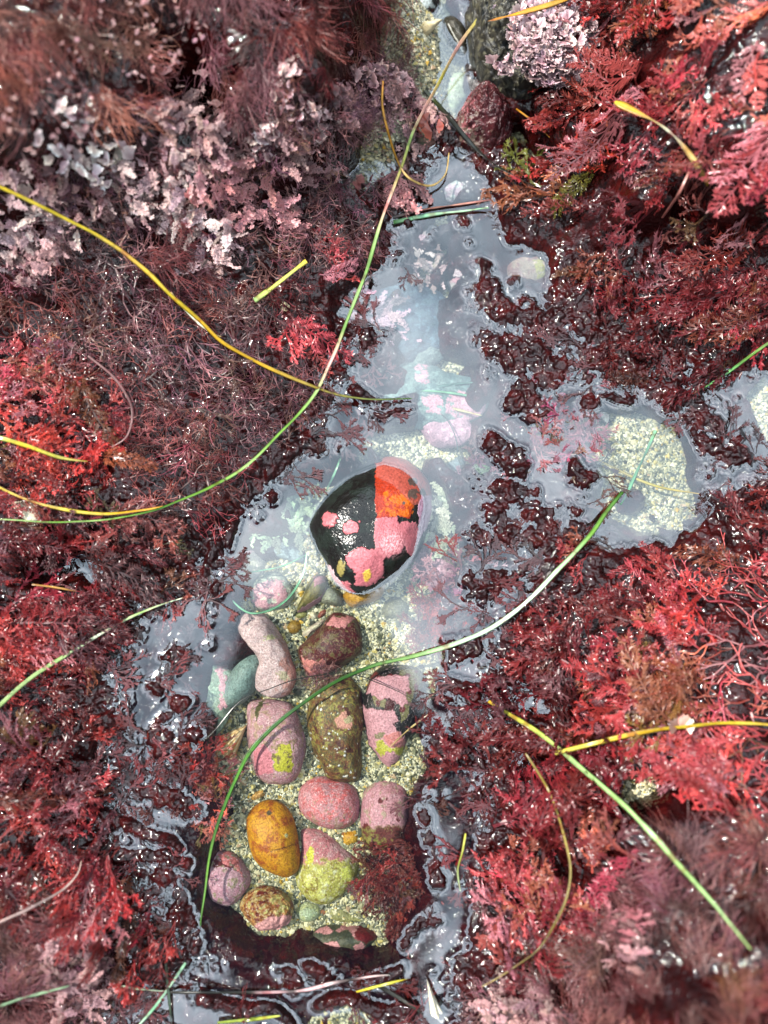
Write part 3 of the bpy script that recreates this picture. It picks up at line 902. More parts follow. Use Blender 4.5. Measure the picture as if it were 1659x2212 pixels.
def paint_pb(p):
    p.base(BLACK, (.018, .016, .012), .3)
    p.patch(C3([(1040, 170), (1200, 170), (1300, 240), (1310, 330), (1260, 420), (1200, 440), (1140, 640), (1090, 740), (1060, 560), (1130, 380)]), (.15, .13, .055), 2.5)
    p.patch(C3([(800, 470), (900, 440), (960, 560), (830, 560)]), (.17, .14, .06), 3)
    for x, y, rx, ry in ((1225, 375, 5, 9), (1145, 262, 7, 4), (1160, 420, 5, 7), (1090, 590, 6, 7), (1225, 225, 4, 3), (980, 262, 6, 4), (1215, 300, 3, 3)):
        p.blob(626.7 + .2222 * x, 1400.9 + .2222 * y, rx, ry, (.11, .012, .012), .3)
    p.patch(C3([(700, 330), (830, 220), (880, 270), (770, 400), (690, 420)]), (.12, .012, .01), 3)
    for poly in ([(850, 280), (1050, 245), (1150, 280), (1160, 400), (1130, 430), (1150, 520), (1080, 560), (960, 480), (880, 500), (800, 450), (740, 440), (780, 330)],
                 [(705, 545), (760, 580), (850, 590), (920, 600), (1000, 590), (1060, 700), (1000, 760), (1090, 830), (1130, 900), (1100, 960), (1060, 1080), (960, 1160), (860, 1070), (770, 940), (720, 720)]):
        p.patch(C3(poly), (.5, .24, .27), 3.5, .55, .4)
    p.patch(C3([(820, 830), (920, 800), (900, 860), (830, 880)]), (.2, .16, .09), 3)
    p.patch(C3([(960, 470), (1020, 520), (1010, 590), (910, 600), (930, 520)]), (.06, .007, .007), 2)
    p.patch(C3([(830, 500), (880, 500), (870, 570), (840, 560)]), (.09, .01, .01), 2)
    p.patch(C3([(840, 900), (900, 880), (960, 960), (1100, 950), (1090, 1040), (1000, 1010), (950, 980), (880, 1060), (830, 980)]), (.40, .37, .05), 3, .55, .1)
    p.patch(C3([(900, 850), (1050, 800), (1120, 900), (1080, 960), (960, 950)]), (.52, .18, .17), 3, .55, .2)
    p.speck(.55, (.6, .42, .45), .5)
stone('stone', 'black stone patched with pink and yellow crust right of the mottled stone', 'stone',
      C3([(720, 420), (800, 250), (900, 172), (1050, 160), (1200, 180), (1290, 240), (1315, 350), (1300, 600), (1220, 800), (1140, 890), (1060, 1085), (960, 1155), (860, 1075), (770, 940), (720, 720), (702, 560)]),
      -19, 15, 9, paint_pb, 61, N=200, K=70, bulge=3, lump=.025)

def paint_long(p):
    p.base((.50, .34, .34), (.55, .38, .37), .6)
    p.speck(.25, (.62, .5, .5)); p.where((p.px - 610) / 30 + .5 * p.w1, -.2, .4, (.48, .22, .18)); p.speck(.55, (.66, .5, .46))
    p.blob(613, 1460, 12, 9, (.4, .33, .22), .6)
    p.blob(584, 1378, 14, 8, (.5, .45, .25), .6)
stone('stone', 'long pale pink crusted stone standing between grey pebble and wine red stone', 'stone',
      C2([(300, 210), (400, 150), (560, 150), (680, 270), (760, 390), (840, 540), (892, 720), (880, 860), (800, 960), (640, 980), (520, 900), (500, 790), (540, 650), (470, 520), (380, 430), (310, 310)]),
      -18, 15, 8, paint_long, 67, N=170, K=50, bulge=2.8)
small('smooth blue grey pebble lying against the long pale pink stone', C2([(190, 900), (270, 700), (360, 570), (470, 530), (560, 560), (580, 640), (540, 780), (480, 930), (340, 1045), (210, 1060)]), -17, 12, (.16, .23, .21), (.2, .27, .24), 71, None, lump=.012)

def paint_py(p):
    p.base((.48, .25, .27), (.44, .2, .23), .6)
    p.speck(.3, (.6, .42, .42)); p.where((p.px - 640) / 22 + .3 * p.w1, .2, .7, (.40, .22, .3))
    p.where(p.w2, .25, .5, (.38, .24, .17))
    p.patch(C2([(500, 1060), (540, 1000), (580, 1030), (530, 1120), (500, 1220), (490, 1160)]), (.09, .08, .025), 2)
    p.patch(C2([(660, 1560), (740, 1440), (830, 1420), (850, 1560), (850, 1690), (760, 1700), (680, 1680)]), (.42, .38, .03), 3.5)
    p.where(inpoly(p.px, p.py, C2([(640, 1450), (870, 1380), (870, 1720), (640, 1720)])) * p.w1, .3, .5, (.17, .12, .04))
    p.patch(C2([(470, 1500), (560, 1430), (650, 1500), (660, 1700), (500, 1730)]), (.53, .17, .2), 3)
stone('stone', 'pink crusted oblong stone with a lemon yellow patch at its lower end', 'stone',
      C2([(410, 1100), (450, 1000), (600, 990), (780, 1010), (880, 1080), (940, 1250), (985, 1420), (965, 1600), (880, 1775), (700, 1815), (540, 1765), (470, 1600), (415, 1330)]),
      -19, 16, 8, paint_py, 73, N=190, K=56, bulge=3, lump=.025)

def paint_wine(p):
    p.base((.06, .005, .005), (.085, .008, .007), .4)
    p.where(p.w1, .3, .6, (.13, .09, .03)); p.where(-p.mid, .3, .6, (.12, .08, .03))
    p.patch(C2([(930, 520), (960, 600), (1060, 620), (1110, 640), (1150, 580), (1180, 650), (1290, 680), (1180, 730), (1040, 770), (960, 680)]), (.56, .19, .17), 2.5, .5, .8)
    p.patch(C2([(1170, 250), (1250, 170), (1300, 200), (1400, 180), (1450, 210), (1400, 260), (1360, 310), (1250, 270), (1190, 280)]), (.54, .2, .2), 3, .5, .7)
    p.put(sstep(.35, .5, p.fine) * .4, (.3, .2, .12))
stone('stone', 'dark wine red stone with frilly pink crust on two edges', 'stone',
      C2([(905, 480), (1010, 400), (1150, 270), (1240, 165), (1330, 150), (1450, 190), (1510, 270), (1535, 500), (1400, 625), (1290, 695), (1150, 745), (1020, 765), (945, 660), (895, 560)]),
      -20, 15, 8, paint_wine, 79, N=170, K=54, bulge=3)

small('small olive green pebble above the wine red stone, uppermost of its cluster', C2([(875, 170), (940, 120), (1010, 130), (1015, 180), (950, 215), (890, 205)]), -25, 6, (.3, .28, .07), (.22, .22, .08), 83)
small('small ochre brown pebble left of the wine red stone', C2([(800, 270), (850, 215), (930, 220), (955, 290), (920, 350), (840, 360), (800, 320)]), -25, 7, (.3, .15, .01), (.24, .14, .02), 89)
small('small chipped ivory pebble between olive and red brown pebbles', C2([(1020, 170), (1050, 125), (1100, 160), (1095, 210), (1050, 215)]), -24, 6, (.6, .54, .34), (.62, .57, .42), 97)
small('small red brown pebble touching the wine red stone', C2([(1090, 190), (1120, 130), (1180, 105), (1200, 140), (1160, 190), (1110, 220)]), -24, 6, (.2, .05, .03), (.26, .08, .05), 101)
small('flat beige chip leaning on the wine red stone', C2([(930, 360), (1000, 290), (1120, 220), (1180, 200), (1140, 280), (1030, 360), (980, 405)]), -23, 5, (.5, .44, .3), (.42, .32, .26), 103)
small('small slate grey pebble above the pink stone with the yellow patch', C2([(320, 1130), (400, 1080), (420, 1160), (410, 1230), (340, 1220)]), -24, 6, (.07, .08, .065), (.09, .1, .08), 107)
small('ochre orange stone tucked under the lower edge of the big half black stone', C1([(510, 1490), (560, 1430), (700, 1440), (900, 1370), (915, 1450), (860, 1520), (700, 1570), (590, 1592)]), -20, 11, (.4, .2, .02), (.46, .24, .03), 109)
small('grey green pebble between lilac stone and ochre stone', C1([(300, 1530), (370, 1400), (480, 1430), (515, 1500), (500, 1575), (400, 1575)]), -21, 9, (.17, .18, .12), (.22, .22, .15), 113)
def paint_lg(p):
    p.base((.13, .12, .035), (.2, .16, .05), .5)
    p.patch(C1([(60, 1640), (200, 1540), (300, 1480), (350, 1400), (370, 1480), (260, 1600), (120, 1640)]), (.42, .22, .26), 2, .5, .4)
    p.patch(C1([(220, 1290), (340, 1280), (340, 1340), (230, 1390)]), (.4, .18, .2), 3, .5, .3)
stone('pebble', 'mossy green pebble rimmed with lilac crust left of the big half black stone', 'pebble',
      C1([(60, 1630), (130, 1470), (230, 1290), (330, 1280), (365, 1400), (300, 1530), (170, 1610)]), -21, 11, 6, paint_lg, 127, N=110, K=34)
small('dark olive flat stone on the sand right of the ochre stone', C1([(870, 1600), (950, 1490), (1120, 1490), (1190, 1600), (1140, 1730), (900, 1710)]), -23, 8, (.09, .09, .045), (.12, .11, .05), 131, (.3, .28, .2))
small('small charcoal pebble beside the dark olive flat stone', C1([(1190, 1500), (1260, 1470), (1320, 1500), (1310, 1560), (1220, 1560)]), -23, 6, (.045, .045, .035), (.07, .065, .05), 137)

# stones lying deeper under the reflection
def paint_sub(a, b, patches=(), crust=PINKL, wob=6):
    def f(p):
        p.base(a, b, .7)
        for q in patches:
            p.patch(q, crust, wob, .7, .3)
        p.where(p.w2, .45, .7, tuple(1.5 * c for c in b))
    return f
def sub(label, poly, zc, up, a, b, seed, patches=(), crust=PINKL, **k):
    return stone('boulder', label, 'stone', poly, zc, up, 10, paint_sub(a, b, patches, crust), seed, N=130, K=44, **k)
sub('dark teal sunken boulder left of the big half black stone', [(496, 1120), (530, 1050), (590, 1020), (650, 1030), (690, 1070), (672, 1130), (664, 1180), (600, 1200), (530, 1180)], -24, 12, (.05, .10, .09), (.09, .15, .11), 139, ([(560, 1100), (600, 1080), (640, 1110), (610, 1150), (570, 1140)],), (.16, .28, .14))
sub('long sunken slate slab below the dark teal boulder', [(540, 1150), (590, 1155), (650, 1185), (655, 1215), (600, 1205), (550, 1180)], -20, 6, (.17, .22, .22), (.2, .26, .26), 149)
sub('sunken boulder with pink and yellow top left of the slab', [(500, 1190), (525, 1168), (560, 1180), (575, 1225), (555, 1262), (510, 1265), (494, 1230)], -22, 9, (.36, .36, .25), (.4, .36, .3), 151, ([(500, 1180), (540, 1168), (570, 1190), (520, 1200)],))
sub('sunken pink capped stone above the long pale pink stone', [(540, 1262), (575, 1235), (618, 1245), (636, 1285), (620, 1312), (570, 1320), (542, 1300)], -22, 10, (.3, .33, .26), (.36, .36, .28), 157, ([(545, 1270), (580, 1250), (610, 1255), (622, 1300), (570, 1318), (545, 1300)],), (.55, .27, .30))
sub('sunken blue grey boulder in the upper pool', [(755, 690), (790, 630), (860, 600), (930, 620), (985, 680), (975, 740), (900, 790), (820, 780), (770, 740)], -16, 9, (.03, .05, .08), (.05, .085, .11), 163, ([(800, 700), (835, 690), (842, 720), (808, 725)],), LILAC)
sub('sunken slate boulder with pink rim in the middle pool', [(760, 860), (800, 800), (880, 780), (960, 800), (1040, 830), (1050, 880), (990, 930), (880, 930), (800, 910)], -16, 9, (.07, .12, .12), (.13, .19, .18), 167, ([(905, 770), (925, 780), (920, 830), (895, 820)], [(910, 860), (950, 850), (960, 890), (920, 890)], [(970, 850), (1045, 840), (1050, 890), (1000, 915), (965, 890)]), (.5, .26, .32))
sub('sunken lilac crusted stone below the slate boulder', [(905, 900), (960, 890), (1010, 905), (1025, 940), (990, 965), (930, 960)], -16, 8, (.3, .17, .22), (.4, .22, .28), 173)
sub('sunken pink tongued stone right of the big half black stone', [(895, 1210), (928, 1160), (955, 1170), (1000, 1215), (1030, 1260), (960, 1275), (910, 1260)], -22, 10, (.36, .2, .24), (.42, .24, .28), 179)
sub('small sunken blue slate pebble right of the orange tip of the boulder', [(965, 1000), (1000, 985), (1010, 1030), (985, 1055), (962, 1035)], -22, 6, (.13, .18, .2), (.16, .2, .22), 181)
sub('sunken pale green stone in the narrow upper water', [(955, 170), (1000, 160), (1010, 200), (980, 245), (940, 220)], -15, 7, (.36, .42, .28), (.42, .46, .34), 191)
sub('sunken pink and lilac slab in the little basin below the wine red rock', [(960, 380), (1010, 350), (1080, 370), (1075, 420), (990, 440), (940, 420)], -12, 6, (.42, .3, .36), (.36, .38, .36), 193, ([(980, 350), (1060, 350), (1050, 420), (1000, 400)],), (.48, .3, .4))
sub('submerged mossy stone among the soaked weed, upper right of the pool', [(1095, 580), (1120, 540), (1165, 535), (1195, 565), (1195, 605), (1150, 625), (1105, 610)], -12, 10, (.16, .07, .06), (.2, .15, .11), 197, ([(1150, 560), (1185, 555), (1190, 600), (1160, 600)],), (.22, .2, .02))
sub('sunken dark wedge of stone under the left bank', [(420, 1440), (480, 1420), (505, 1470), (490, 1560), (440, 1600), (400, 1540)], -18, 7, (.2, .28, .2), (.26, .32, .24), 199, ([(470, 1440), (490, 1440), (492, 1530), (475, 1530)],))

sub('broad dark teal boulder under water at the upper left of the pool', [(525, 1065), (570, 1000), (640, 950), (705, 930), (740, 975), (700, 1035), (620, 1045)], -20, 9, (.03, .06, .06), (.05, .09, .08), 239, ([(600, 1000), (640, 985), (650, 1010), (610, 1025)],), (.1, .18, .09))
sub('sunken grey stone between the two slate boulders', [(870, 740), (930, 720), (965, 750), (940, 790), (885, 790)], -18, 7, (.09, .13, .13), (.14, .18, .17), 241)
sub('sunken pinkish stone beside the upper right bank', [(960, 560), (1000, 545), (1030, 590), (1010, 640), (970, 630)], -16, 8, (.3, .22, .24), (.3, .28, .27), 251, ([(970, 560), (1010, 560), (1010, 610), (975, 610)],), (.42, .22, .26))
# dry rocks at the top of the picture
def paint_rock(p):
    p.base((.02, .019, .016), (.045, .042, .032), .35)
    p.where(p.w1, .15, .5, (.018, .02, .022)); p.where(p.w2, .35, .6, (.10, .095, .065)); p.speck(.62, (.2, .19, .13))
    p.where((1010 - p.px) / 12 + .5 * p.w1 + (p.py - 120) / 90, .3, 1, (.12, .08, .02))
stone('rock', 'craggy dark grey rock under the coralline crown at the top', 'rock',
      C5([(740, 110), (880, -40), (1150, -80), (1500, -60), (1560, 300), (1450, 650), (1320, 800), (1150, 845), (1000, 745), (850, 630), (765, 480), (735, 250)]), 6, 30, 30, paint_rock, 211, N=200, K=70, bulge=3, lump=.06, facet=5)
def paint_wr(p):
    p.base((.035, .006, .008), (.07, .014, .017), .2)
    p.where(p.w1 - (p.px - 1040) / 60, .5, 1.0, (.24, .08, .09)); p.where(p.w2 + (p.py - 270) / 80 - (p.px - 1050) / 60, .6, 1., (.14, .10, .08)); p.speck(.6, (.3, .2, .2))
stone('rock', 'wet plum red rock standing between dark rock and little basin', 'rock',
      C5([(720, 860), (850, 720), (1000, 800), (1095, 950), (1095, 1150), (1000, 1285), (800, 1275), (640, 1195), (615, 1050)]), -4, 24, 20, paint_wr, 223, N=170, K=54, bulge=2.2, flat=.8, lump=.05, facet=3)
def paint_oval(p):
    p.base((.025, .022, .014), (.035, .03, .02), .18)
    p.put(1 - sstep(.5, 1.4, capsule(p.px + 1.2 * p.w1, p.py + 1.2 * p.w2, 968, 52, 1000, 112)), (.6, .6, .55), .3, .1)
stone('mussel', 'dark oval mussel shell with a thin white line near the top edge', 'mussel',
      C5([(545, 170), (600, 150), (660, 180), (730, 260), (745, 400), (720, 445), (650, 400), (590, 320), (550, 250)]), -4, 9, 8, paint_oval, 227, N=120, K=36, lump=.008)
def paint_cap(p):
    p.base((.02, .02, .02), (.04, .04, .035), .25)
    p.patch(C5([(330, -60), (430, -60), (480, 60), (380, 70), (330, 40)]), (.55, .62, .62), 3)
    p.where(p.w2 + (p.py - 20) / 30, .3, .6, (.14, .03, .03))
stone('pebble', 'black pebble with a white cap at the very top edge', 'pebble',
      C5([(290, 0), (330, -80), (470, -80), (515, 20), (490, 110), (400, 140), (310, 100)]), -2, 12, 8, paint_cap, 229, N=110, K=34)
sub('lumpy dark green rock showing in the gap left of the plum red rock', [(880, 270), (920, 240), (950, 260), (955, 310), (915, 335), (885, 310)], -3, 8, (.05, .05, .03), (.1, .05, .04), 233)

# ------------------------------------------------------------------ surfgrass leaves and other strands
GREEN, LGREEN, DGREEN, YELLOW, GOLD, AMBER, STRAW, ROSEP, PALE, INK, TEALG = (.085, .18, .025), (.20, .31, .10), (.02, .07, .008), (.40, .30, .018), (.32, .19, .012), (.45, .2, .015), (.45, .31, .11), (.55, .27, .25), (.52, .55, .42), (.012, .013, .01), (.13, .30, .17)
def zsurf(px, py, lift):
    """height that rides over weed and water along a line of picture positions"""
    z = np.zeros(len(px))
    for _ in range(12):
        p = W(px, py, z)
        g = tz(p[:, 0], p[:, 1])
        z = .4 * z + .6 * (np.maximum(g, 0) + lift * MM + .0095 * sstep(.0010, .007, g) + .005 * sstep(.02, .05, g))
    k = max(3, len(px) // 16)
    zp = np.pad(z, k, mode='edge')
    zm = np.max(np.stack([zp[i:i + len(z)] for i in range(2 * k + 1)]), 0)
    zm = np.pad(zm, k, mode='edge')
    return np.mean(np.stack([zm[i:i + len(z)] for i in range(2 * k + 1)]), 0)
def blade(name, label, cat, pts, wpx, cols, z=None, lift=1.0, group=None, seed=0, twist=0.6, taper=(0.9, 0.35), mat=None, thick=0.12, n=None):
    L = np.hypot(*np.diff(np.array(pts, float), axis=0).T).sum()
    n = n or max(12, int(L / 7))
    q = spline(pts, n, closed=False)
    if z is None:
        zz = zsurf(q[:, 0], q[:, 1], lift)
    elif np.isscalar(z):
        zz = np.full(n, z * MM)
    else:
        zz = np.interp(np.linspace(0, 1, n), np.linspace(0, 1, len(z)), z) * MM
    P = W(q[:, 0], q[:, 1], zz)
    T = np.gradient(P, axis=0); T /= np.linalg.norm(T, axis=1, keepdims=True) + 1e-12
    s = np.linspace(0, 1, n)
    a = twist * np.sin(s * 5.1 + seed) + .35 * vn2(s * 9, seed + .5, seed)
    S = np.cross(T, np.array([0, 0, 1.])); S /= np.linalg.norm(S, axis=1, keepdims=True) + 1e-12
    U = np.cross(S, T)
    S2 = S * np.cos(a)[:, None] + U * np.sin(a)[:, None]; U2 = -S * np.sin(a)[:, None] + U * np.cos(a)[:, None]
    wd = wpx * .72 * PXM * .5 * np.minimum(1, np.interp(s, [0, .06, .7, 1], [taper[0], 1, 1, taper[1]]))
    wd *= 1 + .2 * vn2(s * L / 45, seed + .3, seed + 1)
    q = q + 0
    P = P + S * (1.6 * PXM * vn2(s * L / 60, seed + 7.7, seed + 3))[:, None]
    prof = [(-1, 0), (-.55, .8), (-.12, .45), (.12, .45), (.55, .8), (1, 0), (.5, -.8), (-.5, -.8)]
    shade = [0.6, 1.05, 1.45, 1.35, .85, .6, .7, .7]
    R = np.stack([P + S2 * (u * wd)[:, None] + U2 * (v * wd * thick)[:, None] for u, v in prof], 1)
    k = len(prof)
    aidx = np.arange(n * k).reshape(n, k); b = np.roll(aidx, -1, 1)
    F = np.stack([aidx[:-1], b[:-1], b[1:], aidx[1:]], -1).reshape(-1, 4)
    cs = np.array(cols, float)
    c = np.stack([np.interp(s, np.linspace(0, 1, len(cs)), cs[:, i]) for i in range(3)], -1)
    c = c * (1 + .3 * vn2(s * L / 9, seed + 2.5, seed)[:, None]) * np.where(vn2(s * L / 14, seed + 5.5, seed + 8)[:, None] > .55, np.array([.75, .5, .5]), 1.0)
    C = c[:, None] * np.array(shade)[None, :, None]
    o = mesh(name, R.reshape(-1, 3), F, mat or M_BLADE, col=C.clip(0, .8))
    return tag(o, label, cat, group)
B = 'surfgrass_leaf'; G = 'surfgrass leaves lying across the tide pool'
LP = [LGREEN, (.5, .45, .1), ROSEP, (.48, .42, .06), ROSEP, LGREEN, (.5, .45, .12), ROSEP, LGREEN, GREEN, LGREEN, GREEN, ROSEP, LGREEN, GREEN, GREEN, LGREEN, GREEN, GREEN, DGREEN, GREEN, LGREEN, GREEN, LGREEN, LGREEN]
blade(B, 'longest green leaf, pink banded above, sweeping from the top to the left edge', 'seagrass leaf',
      [(1075, -10), (1030, 45), (985, 110), (945, 185), (900, 270), (860, 380), (820, 490), (790, 590), (755, 680), (715, 780), (680, 850), (620, 920), (540, 1000), (460, 1050), (380, 1085), (280, 1115), (150, 1128), (-20, 1121)], 11, LP, lift=3, group=G, seed=1)
blade(B, 'yellow leaf running from the left edge to the crossing with the longest green leaf', 'seagrass leaf',
      [(-20, 395), (100, 450), (220, 515), (300, 570), (370, 640), (430, 690), (480, 740), (560, 785), (650, 825), (720, 850), (800, 862), (890, 861)], 12, [YELLOW, YELLOW, YELLOW, GOLD, YELLOW, GOLD, GOLD, (.25, .17, .02), (.10, .11, .02), DGREEN], lift=1.6, group=G, seed=2)
blade('leaf_sheath', 'thin bleached sheath split off the yellow leaf', 'seagrass leaf', [(368, 632), (395, 665), (430, 700), (462, 722), (478, 728)], 9, [STRAW, PALE, PALE, STRAW], lift=2.5, seed=3)
blade(B, 'pale green leaf curving in from the left edge below the dark bank', 'seagrass leaf', [(-20, 1545), (60, 1470), (150, 1410), (250, 1350), (330, 1312), (397, 1290)], 12, [LGREEN, (.38, .5, .2), LGREEN, PALE, LGREEN, PALE], lift=2, group=G, seed=4)
blade(B, 'deep green leaf arching over the pebble bed in the middle of the pool', 'seagrass leaf',
      [(1345, 1062), (1310, 1105), (1275, 1155), (1220, 1215), (1150, 1290), (1080, 1345), (1000, 1385), (900, 1415), (800, 1440), (720, 1475), (640, 1530), (560, 1600), (510, 1680), (470, 1780), (450, 1870), (433, 2000)], 13,
      [DGREEN, GREEN, (.3, .45, .25), (.4, .52, .38), (.38, .5, .34), (.16, .28, .08), DGREEN, DGREEN, DGREEN, (.05, .16, .008), DGREEN, GREEN, DGREEN], lift=1.2, group=G, seed=5, twist=.35)
blade(B, 'short green leaf end standing in the water above the sandy patch', 'seagrass leaf', [(1417, 930), (1385, 998), (1358, 1058), (1340, 1090)], 12, [TEALG, TEALG, (.08, .26, .12)], z=[1.5, -2, -3, 0], group=G, seed=6)
blade(B, 'green leaf crossing the red weed towards the lower right corner', 'seagrass leaf', [(1055, 1515), (1130, 1560), (1200, 1610), (1280, 1680), (1370, 1760), (1450, 1850), (1520, 1930), (1580, 2000), (1622, 2050)], 14, [GOLD, (.35, .4, .06), LGREEN, LGREEN, (.3, .48, .2), LGREEN, (.3, .48, .2), LGREEN], lift=3, group=G, seed=7)
blade(B, 'mustard yellow leaf reaching the right edge across the red weed', 'seagrass leaf', [(1198, 1626), (1270, 1608), (1370, 1585), (1480, 1570), (1580, 1563), (1680, 1565)], 14, [(.36, .3, .04), YELLOW, GOLD, YELLOW, YELLOW, GOLD], lift=6, group=G, seed=8)
blade(B, 'olive yellow leaf end lying on the bright red weed at the left edge', 'seagrass leaf', [(-20, 940), (50, 960), (120, 985), (190, 996)], 13, [LGREEN, YELLOW, (.3, .28, .04), (.16, .1, .02)], lift=5, group=G, seed=9)
blade(B, 'golden leaf just above the long green leaf at the left edge', 'seagrass leaf', [(-20, 1045), (60, 1080), (130, 1098), (220, 1110), (300, 1103), (352, 1094)], 11, [YELLOW, STRAW, YELLOW, GOLD, AMBER], lift=3.5, group=G, seed=10)
blade(B, 'short cut piece of lime green leaf on the dark purple weed', 'seagrass leaf', [(550, 650), (605, 607), (662, 564)], 15, [LGREEN, (.45, .48, .08), (.5, .52, .12), YELLOW], lift=5, group=G, seed=11, taper=(1, .95))
blade(B, 'withered straw brown leaf on the bright red weed at upper right', 'seagrass leaf', [(1328, 220), (1400, 255), (1450, 290), (1490, 335), (1530, 398)], 20, [YELLOW, AMBER, STRAW, PALE, (.35, .2, .06), STRAW, GOLD], lift=9, group=G, seed=12, taper=(.4, .8))
blade(B, 'green leaf tip slanting into the water from the right edge', 'seagrass leaf', [(1680, 728), (1600, 785), (1540, 825), (1495, 852)], 11, [LGREEN, GREEN, (.15, .4, .15), DGREEN], lift=2, group=G, seed=13)
blade(B, 'broad amber leaf lying over the coralline crown at the top', 'seagrass leaf', [(1055, 45), (1120, 30), (1190, 10), (1250, -12)], 14, [(.25, .1, .02), AMBER, (.52, .28, .03), AMBER], z=[44, 50, 52, 52], group=G, seed=14)
blade(B, 'narrow amber leaf hanging down the bank left of the long green leaf', 'seagrass leaf', [(828, 175), (826, 230), (840, 290), (860, 350), (885, 386), (930, 402), (962, 378), (970, 330)], 9, [AMBER, AMBER, AMBER, (.3, .15, .03), STRAW, (.2, .14, .05), STRAW], lift=4, group=G, seed=15)
blade(B, 'blackish wet leaf lying across the little basin at the top', 'seagrass leaf', [(905, 180), (950, 230), (1000, 290), (1060, 350), (1110, 380), (1150, 402)], 13, [(.05, .07, .01), INK, INK, INK, INK], lift=2, group=G, seed=16)
blade(B, 'floating pale green leaf under the little basin', 'seagrass leaf', [(850, 482), (920, 466), (1000, 457), (1055, 449)], 14, [DGREEN, TEALG, (.3, .45, .3), TEALG], z=[3, 1, .3, 3], group=G, seed=17)
blade('rootstock', 'brown stringy rootstock above the floating pale green leaf', 'root', [(850, 470), (920, 452), (1000, 440), (1060, 432)], 10, [INK, (.1, .04, .03), (.3, .15, .12), (.2, .05, .04)], lift=.8, seed=18)
blade(B, 'sunken green leaf across the slate boulder', 'seagrass leaf', [(875, 842), (950, 846), (1030, 858)], 9, [TEALG, TEALG, (.1, .22, .14)], z=-8, group=G, seed=19)
blade(B, 'sunken dull grey green leaf crossing the sunken green leaf', 'seagrass leaf', [(900, 845), (960, 832), (1030, 826)], 9, [(.05, .1, .09), (.07, .13, .11)], z=-9, group=G, seed=20)
blade(B, 'sunken straw coloured leaf below the slate boulder', 'seagrass leaf', [(895, 885), (925, 878), (975, 883), (1040, 898)], 9, [(.3, .26, .1), (.34, .28, .14)], z=-8, group=G, seed=21)
blade('thread', 'thin dark thread curling under water right of the half black stone', 'seaweed thread', [(888, 868), (930, 880), (965, 905), (985, 945), (990, 990), (996, 1010)], 4, [INK, (.03, .05, .05)], z=-6, seed=22)
blade(B, 'sunken green leaf touching the upper left of the half black stone', 'seagrass leaf', [(738, 980), (722, 1025), (702, 1066)], 9, [TEALG, (.12, .26, .14)], z=-8, group=G, seed=23)
blade(B, 'sunken green leaf bent like a hook beside the long pale stone', 'seagrass leaf', [(664, 1195), (655, 1240), (625, 1290), (585, 1318), (540, 1325), (505, 1300), (497, 1275)], 8, [TEALG, (.12, .3, .16), TEALG], z=-7, group=G, seed=24)
blade(B, 'sunken thin green leaf above the hooked one', 'seagrass leaf', [(500, 1242), (560, 1232), (610, 1222), (664, 1198)], 6, [TEALG, (.12, .3, .16)], z=-8, group=G, seed=25)
blade(B, 'sunken yellow leaf across the sandy patch on the right', 'seagrass leaf', [(1270, 982), (1340, 1018), (1420, 1050), (1510, 1066)], 9, [(.25, .2, .08), (.3, .24, .1), YELLOW, GOLD], z=-4, group=G, seed=26)
blade('thread', 'hair thin black thread crossing the pebble bed', 'seaweed thread', [(440, 1600), (465, 1575), (520, 1515), (600, 1480), (690, 1457), (760, 1456), (830, 1480), (890, 1510), (932, 1538)], 3.2, [INK, INK], z=.6, seed=27)
blade(B, 'narrow faded straw leaf leaning on the black and pink stone', 'seagrass leaf', [(843, 1612), (880, 1578), (928, 1540)], 7, [(.45, .25, .15), STRAW, (.25, .22, .15)], z=[-4, -1, 1], group=G, seed=28)
blade('seaweed_stalk', 'olive brown curved stalk through the red weed on the lower right', 'seaweed stalk', [(1125, 1610), (1180, 1700), (1215, 1790), (1232, 1880), (1215, 1960), (1170, 2040), (1110, 2090), (1040, 2130)], 8, [(.1, .07, .02), (.18, .13, .02), (.2, .15, .05), (.14, .1, .02), (.25, .17, .05)], lift=7, seed=29, thick=.8)
blade(B, 'short yellow green leaf end sticking out of soaked weed on the lower right', 'seagrass leaf', [(1005, 1800), (998, 1840), (988, 1880), (993, 1925)], 8, [(.3, .3, .04), (.2, .2, .03), (.3, .4, .25)], lift=4, group=G, seed=30)
blade(B, 'pale green leaf slanting down to the bottom edge, over the crossing leaves', 'seagrass leaf', [(402, 2080), (365, 2135), (330, 2180), (290, 2225)], 9, [(.12, .25, .15), (.3, .42, .3), TEALG, (.3, .42, .3)], lift=2.5, group=G, seed=31)
blade(B, 'black green leaf running straight down to the bottom edge', 'seagrass leaf', [(358, 2080), (364, 2140), (374, 2225)], 9, [INK, (.03, .05, .03), INK], lift=1.5, group=G, seed=32)
blade(B, 'pale leaf lying level across the lower left water', 'seagrass leaf', [(250, 2130), (310, 2136), (366, 2143)], 8, [(.2, .28, .16), (.4, .48, .35)], lift=1.2, group=G, seed=33)
blade(B, 'grey green leaf at the left end of the bottom edge', 'seagrass leaf', [(-20, 2180), (60, 2152), (150, 2130)], 9, [(.12, .2, .12), (.18, .28, .16), (.14, .22, .12)], lift=2, group=G, seed=34)
blade('rootstock', 'black rootstock with pink joints along the bottom water', 'root', [(366, 2143), (480, 2142), (600, 2141), (660, 2138), (720, 2124), (790, 2110), (840, 2106)], 9, [INK, INK, INK, INK, INK, (.5, .3, .32), INK, (.5, .3, .32), (.5, .36, .36), INK, (.45, .3, .3), INK], lift=1.5, seed=35, thick=.7)
blade(B, 'yellow green leaf grazing the middle of the bottom edge', 'seagrass leaf', [(470, 2208), (540, 2202), (605, 2193)], 9, [(.15, .2, .03), (.2, .25, .03), (.32, .34, .06)], lift=1.5, group=G, seed=36)
